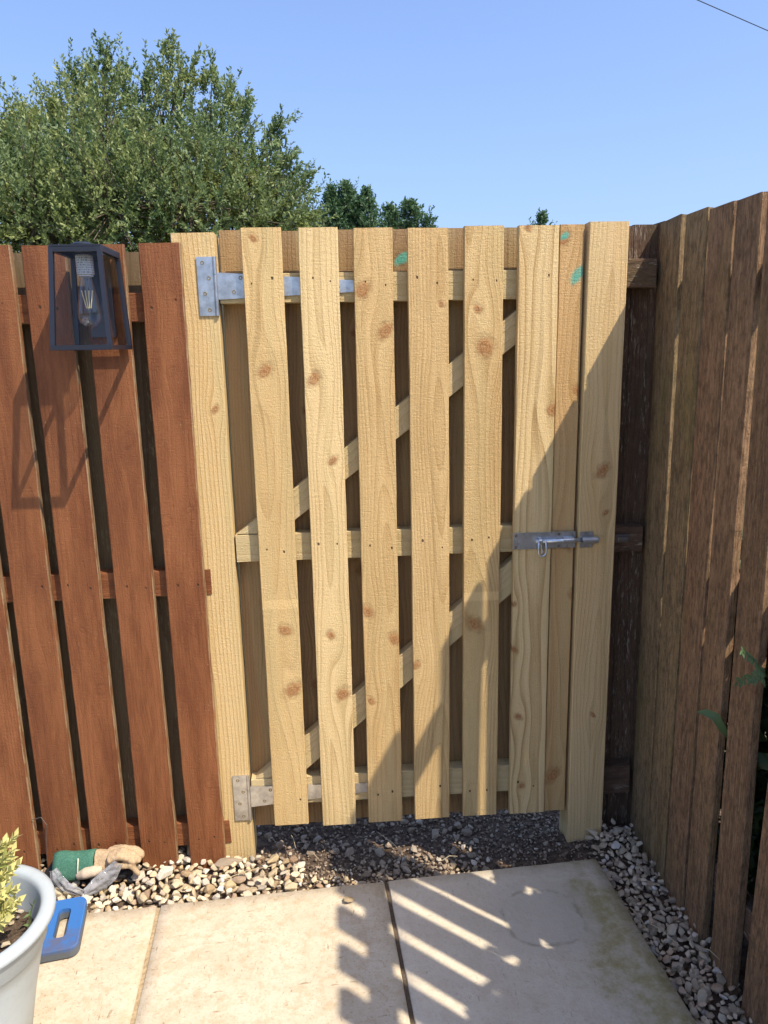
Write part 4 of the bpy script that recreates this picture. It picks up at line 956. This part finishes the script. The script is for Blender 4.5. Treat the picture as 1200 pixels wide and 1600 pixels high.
tips = [(22, 1308, .12), (4, 1318, .10), (14, 1345, .10), (-12, 1335, .06), (25, 1352, .05), (-30, 1320, .05), (8, 1375, .02), (22, 1390, .0), (0, 1400, -.02), (15, 1418, -.02), (8, 1432, -.03), (-15, 1375, .02), (-30, 1390, 0), (-45, 1350, .02), (-20, 1425, -.03), (-5, 1360, .08), (-50, 1420, -.03), (5, 1440, -.05), (-25, 1350, .03), (18, 1330, .05), (28, 1408, -.01), (12, 1362, .03), (-8, 1410, -.03), (-2, 1388, 0), (-40, 1300, .04)]
for (px, py, dy) in tips:
    e = Vector(on_wall((px, py), PC.y + dy)); m_ = sb.lerp(e, .5) + Vector((0, 0, .02)); pts = [sb, m_, e]
    tube(bm, pts, [.0028, .0020, .0012], 5); t = (e - m_).normalized(); nl = 20
    f = np.linspace(.25, 1.0, nl); base = np.array([m_.lerp(e, q) for q in f]); angs = np.arange(nl) * 2.4
    s1 = t.orthogonal().normalized(); s2 = t.cross(s1)
    rad_ = np.array([(s1 * math.cos(a_) + s2 * math.sin(a_))[:] for a_ in angs]); op = np.linspace(1.7, .55, nl)[:, None]
    D_ = np.array(t[:]) + rad_ * op; N_ = np.array(t[:]) * 1.0 - rad_ * .3
    tone = np.clip(np.linspace(.15, 1.0, nl) + rg.normal(0, .22, nl), 0, 1)
    Lf = np.linspace(.036, .022, nl) * rg.uniform(.8, 1.2, nl); parts.append(leaf_cloud(base, D_, N_, Lf, Lf * .58, .12, tone))
obj('stems', bm, simple('green stem', (.12, .14, .04), .7), shrub)
leaf_obj('leaves', parts, m_leaf_var, shrub)
bm = bmesh.new(); pp = Vector((PC.x + .105, PC.y + .045, .25)); parts = []
seed_w = tag(empty('seedling', pp), 'small thin weed seedling inside the rim of the grey pot', 'weed')
tube(bm, [pp, pp + Vector((.004, .006, .03)), pp + Vector((.012, .012, .06))], .0012, 5); obj('stem', bm, m_leaf_weed, seed_w)
f = np.linspace(.2, 1, 9); base = np.array([(pp + Vector((.012, .012, .06)) * q)[:] for q in f]); leaf_obj('leaves', [leaf_cloud(base, rg.normal(0, .7, (9, 3)) + np.array([.2, 0, .6]), rg.normal(0, 1, (9, 3)), np.full(9, .018), np.full(9, .006))], m_leaf_weed, seed_w)

# ------------------------------------------------------------------ kneeling pad
s = NT('blue foam'); c = s.co(); x, y, z = s.xyz(c); n_ = s.noise(c, 14, 4, .65); n2 = s.noise(c, 400, 2, .6)
wv = s.n('ShaderNodeTexWave', wave_type='BANDS'); s.put(wv.inputs[0], c); wv.inputs['Scale'].default_value = 150; wv.inputs['Distortion'].default_value = .6
dirt = s.mul(s.step(s.add(n_, s.mul(y, -2.0)), .46, .72), .6)
cc = s.mix(s.mul(n2, .35), (.04, .16, .46, 1), (.07, .235, .56, 1)); cc = s.mix(dirt, cc, (.15, .105, .075, 1))
edge_ = s.step(z, .012, .024); cc = s.mix(edge_, (.13, .145, .16, 1), cc)
m_foam = s.done(s.bsdf(cc, .85, nrm=s.bump(s.add(wv.outputs[1], s.mul(n2, .6)), .0008), spec=.2))
def rrect(u0, u1, v0, v1, r_, k=6):
    pts = []
    for cu, cv, a0 in ((u1 - r_, v0 + r_, -90), (u1 - r_, v1 - r_, 0), (u0 + r_, v1 - r_, 90), (u0 + r_, v0 + r_, 180)):
        for i in range(k + 1): a_ = R(a0 + 90 * i / k); pts.append((cu + r_ * math.cos(a_), cv + r_ * math.sin(a_)))
    return pts
KT = .028; k0 = on_ground((137, 1398), KT + .004); k1 = on_ground((121, 1478), KT + .004)
ed = Vector(k1 - k0); ed.z = 0; vlen = ed.length; kc = Vector(((k0 + k1) / 2)); kang = math.atan2(ed.x, -ed.y)
OUT = rrect(-.36, 0.0, -vlen / 2, vlen / 2, .022); INN = rrect(-.064, -.034, -.050, .052, .011)
bm = bmesh.new()
def lp_(pts, z, sc=0): return [bm.verts.new((u_, v_, z)) for u_, v_ in pts]
o_t, o_b, o_m = lp_(rrect(-.358, -.002, -vlen / 2 + .002, vlen / 2 - .002, .020), KT), lp_(OUT, 0), lp_(OUT, KT - .004)
i_t, i_b = lp_(INN, KT), lp_(INN, 0); L_ = len(OUT)
for a_, b_ in ((o_t, o_m), (o_m, o_b), (i_b, i_t)):
    for k in range(L_): bm.faces.new([a_[k], b_[k], b_[(k + 1) % L_], a_[(k + 1) % L_]])
for a_, b_, fl in ((o_t, i_t, 0), (o_b, i_b, 1)):
    es = [bm.edges.get((l[k], l[(k + 1) % L_])) for l in (a_, b_) for k in range(L_)]
    bmesh.ops.bridge_loops(bm, edges=es)
bmesh.ops.recalc_face_normals(bm, faces=bm.faces)
o = obj('kneeling_pad', bm, m_foam, None, (kc.x, kc.y, .004), (0, 0, kang)); tag(o, 'blue foam kneeling pad with a handle slot, muddy at one end', 'kneeling pad')

# ------------------------------------------------------------------ glove heap by the fence
def fabric(name, a, b, scale=260, bump=.0008):
    s = NT(name); c = s.co(); n_ = s.noise(c, scale, 3, .6); n2 = s.noise(c, 25, 3, .6)
    cc = s.mix(s.step(n_, .35, .7), (*a, 1), (*b, 1)); cc = s.mix(s.mul(n2, .4), cc, tuple(v * .55 for v in a) + (1,))
    return s.done(s.bsdf(cc, .92, nrm=s.bump(n_, bump), spec=.1))
m_green = fabric('green canvas', (.045, .135, .095), (.085, .20, .145)); m_suede = fabric('tan suede', (.40, .285, .17), (.52, .40, .26)); m_cream = fabric('cream suede', (.50, .40, .30), (.60, .50, .38))
m_seam = fabric('pale stitching', (.42, .46, .36), (.6, .6, .5))
glove = tag(empty('gardening_glove', (-.72, -.035, -.02)), 'gardening glove with green canvas cuff and tan suede fingers', 'glove')
def GP(px, py, y): return Vector(on_wall((px, py), y))
def ring_sheet(bm, rows):
    vs = [[bm.verts.new(p) for p in r_] for r_ in rows]
    for i in range(len(vs) - 1):
        for k in range(len(vs[0])): bm.faces.new([vs[i][k], vs[i][(k + 1) % len(vs[0])], vs[i + 1][(k + 1) % len(vs[0])], vs[i + 1][k]])
def flat_tube(stations, seg=20):
    rows = []
    for (cpt, h_, d_, tilt, k) in stations:
        r_ = []
        for q in range(seg):
            a_ = 2 * math.pi * q / seg; e_ = .75
            cx_ = math.copysign(abs(math.cos(a_)) ** e_, math.cos(a_)); sz_ = math.copysign(abs(math.sin(a_)) ** e_, math.sin(a_))
            v = Vector((0, -cx_ * d_, sz_ * h_)); v = Matrix.Rotation(tilt, 3, 'X') @ v
            v *= 1 + .08 * fn(k * .7, q * .5, 2.0)
            r_.append(cpt + v)
        rows.append(r_)
    return rows
st = []
cl, cr = GP(86, 1357, -.045), GP(150, 1347, -.045)
for k in range(9): st.append((cl.lerp(cr, k / 8) + Vector((0, 0, .002 * math.sin(k))), .041 - .0012 * k, .020 + .0004 * k, -.5, k))
bm = bmesh.new(); ring_sheet(bm, flat_tube(st)); o = smooth(obj('cuff', bm, m_green, glove)); o.modifiers.new('t', 'SOLIDIFY').thickness = .0025
bm = bmesh.new(); tube(bm, [st[5][0] + Vector((0, -.026, -.030)), st[5][0] + Vector((.001, -.031, .0)), st[5][0] + Vector((.002, -.017, .034))], .0022, 6); smooth(obj('seam', bm, m_seam, glove))
bm = bmesh.new(); pr = GP(186, 1341, -.045); st2 = []
for k in range(7): st2.append((cr.lerp(pr, k / 6), .035 - .002 * k, .023, -.5, k + 9))
rows = flat_tube(st2); ring_sheet(bm, rows); bm.faces.new([v for v in bm.verts[:20]] if False else [bm.verts.new(p) for p in rows[0]]); bm.faces.new([bm.verts.new(p) for p in reversed(rows[-1])])
def finger(bm, pts, r_): tube(bm, pts, r_, 12); 
ball = lambda bm, c_, r_: bmesh.ops.create_icosphere(bm, subdivisions=2, radius=r_, matrix=Matrix.Translation(c_))
F_ = [([(172, 1338), (192, 1331), (208, 1337), (215, 1343)], -.060, .0125), ([(172, 1332), (195, 1327), (212, 1329), (221, 1335)], -.035, .0125), ([(170, 1345), (185, 1338), (200, 1340), (208, 1345)], -.072, .0115), ([(172, 1330), (190, 1326), (205, 1328), (214, 1336)], -.018, .0115)]
for pl_, y_, r_ in F_:
    pts = [GP(px, py, y_) for px, py in pl_]; finger(bm, pts, [r_ * 1.05, r_ * 1.05, r_, r_ * .9]); ball(bm, pts[-1], r_ * .92)
th = [GP(180, 1352, -.07), GP(205, 1352, -.075), GP(216, 1364, -.072)]; finger(bm, th, [.011, .0095, .008]); ball(bm, th[-1], .008)
o = obj('hand', bm, m_suede, glove); md = o.modifiers.new('r', 'REMESH'); md.mode = 'VOXEL'; md.voxel_size = .0028; md.use_smooth_shade = True
md = o.modifiers.new('s', 'SMOOTH'); md.iterations = 3
txg = bpy.data.textures.new('folds', 'CLOUDS'); txg.noise_scale = .016; md = o.modifiers.new('d', 'DISPLACE'); md.texture = txg; md.strength = .006; md.mid_level = .5
bm = bmesh.new(); a_, b_ = GP(124, 1368, -.072), GP(160, 1358, -.074)
for k in range(1): tube(bm, [a_, a_.lerp(b_, .3) + Vector((0, -.004, .004)), a_.lerp(b_, .7) + Vector((0, -.004, .003)), b_], [.012, .017, .016, .009], 14, True, .9); ball(bm, a_, .011)
o = smooth(obj('palm_patch', bm, m_cream, glove)); md = o.modifiers.new('r', 'REMESH'); md.mode = 'VOXEL'; md.voxel_size = .003; md.use_smooth_shade = True
# black bundle underneath
bm = bmesh.new()
for (px, py, y_, r_) in ((100, 1380, -.03, .030), (130, 1378, -.03, .035), (165, 1368, -.035, .030), (192, 1362, -.045, .026), (205, 1372, -.055, .015), (92, 1362, -.02, .03)):
    bmesh.ops.create_icosphere(bm, subdivisions=3, radius=r_, matrix=Matrix.Translation(GP(px, py, y_)) @ Matrix.Diagonal((1.25, .9, .75, 1)))
for v in bm.verts: v.co += v.normal * .006 * fn(v.co.x, v.co.y, v.co.z, 40)
o = obj('fabric_bundle', bm, m_black); md = o.modifiers.new('r', 'REMESH'); md.mode = 'VOXEL'; md.voxel_size = .003; md.use_smooth_shade = True
tx = bpy.data.textures.new('crease', 'CLOUDS'); tx.noise_scale = .018; md = o.modifiers.new('d', 'DISPLACE'); md.texture = tx; md.strength = .008; md.mid_level = .5
tag(o, 'crumpled black fabric bundle under the gardening glove', 'cloth')
# clear plastic wrap in front
film = tag(empty('plastic_strap', (-.73, -.08, -.02)), 'crinkled clear plastic straps looped in front of the glove', 'plastic')
def ribbon(px_pts, y_, wid, seed):
    P_ = [GP(px, py, y_ + dy) for px, py, dy in px_pts]; bm = bmesh.new(); n = 36; m = 9; rows = []
    for i in range(n + 1):
        f = i / n * (len(P_) - 1); k = min(int(f), len(P_) - 2); p = P_[k].lerp(P_[k + 1], f - k)
        t = (P_[k + 1] - P_[k]).normalized(); s_ = Vector((0, -1, 0)).cross(t).normalized(); fw = .55 + .45 * math.sin(math.pi * min(max(i / n, .04), .96)) 
        rows.append([bm.verts.new(p + s_ * (j / m - .5) * wid * fw + Vector((0, -1, 0)) * (.007 * math.sin(j / m * math.pi) + .0012 * math.sin(j * 1.9 + i * .12 + seed) + .005 * fn(i * .07, j * .7, seed) + .002 * fn(i * .2, j * 1.1, seed))) for j in range(m + 1)])
    for i in range(n):
        for j in range(m): bm.faces.new([rows[i][j], rows[i + 1][j], rows[i + 1][j + 1], rows[i][j + 1]])
    o = smooth(obj('strap', bm, m_film, film)); o.modifiers.new('t', 'SOLIDIFY').thickness = .0012; sm = o.modifiers.new('s', 'SUBSURF'); sm.levels = 1; sm.render_levels = 1
ribbon([(83, 1358, 0), (88, 1372, -.01), (104, 1387, -.02), (130, 1396, -.03)], -.085, .040, 1.0)
ribbon([(134, 1395, -.03), (150, 1385, -.02), (172, 1366, -.005), (186, 1347, 0)], -.085, .046, 4.0)
# thin bent wire hanging in the fence gap
bm = bmesh.new(); tube(bm, [GP(50, 1281, -.004), GP(64, 1277, -.010), GP(73, 1289, -.012), GP(73, 1318, -.008), GP(74, 1346, -.006)], .0011, 5)
tag(obj('wire', bm, m_iron), 'thin bent wire against the foot of the red-brown fence', 'wire')

# ------------------------------------------------------------------ overhead cable and its pole
a, b = ray((1090, 0)), ray((1200, 48)); A_ = CAM + a / np.linalg.norm(a) * 13.0; B_ = CAM + b / np.linalg.norm(b) * 14.2; dr = B_ - A_
bm = bmesh.new(); pts = [A_ + dr * t_ + np.array([0, 0, .0]) for t_ in (-9, -6, -3, 0, 1, 2, 3.2)]
tube(bm, pts, .0065, 6); tag(obj('overhead_cable', bm, m_cable), 'thin dark overhead cable crossing the blue sky', 'cable')
for e, nm in ((pts[-1], 'wooden cable pole beyond the side fence'), (pts[0], 'wooden cable pole on the house side of the patio')):
    bm = bmesh.new(); tube(bm, [(e[0], e[1], -.2), (e[0], e[1], e[2] + .35)], [.12, .09], 14); box(bm, e[0] - .3, e[0] + .3, e[1] - .05, e[1] + .05, e[2] + .05, e[2] + .13, .005)
    tag(obj('utility_pole', bm, m_pole), nm, 'pole')
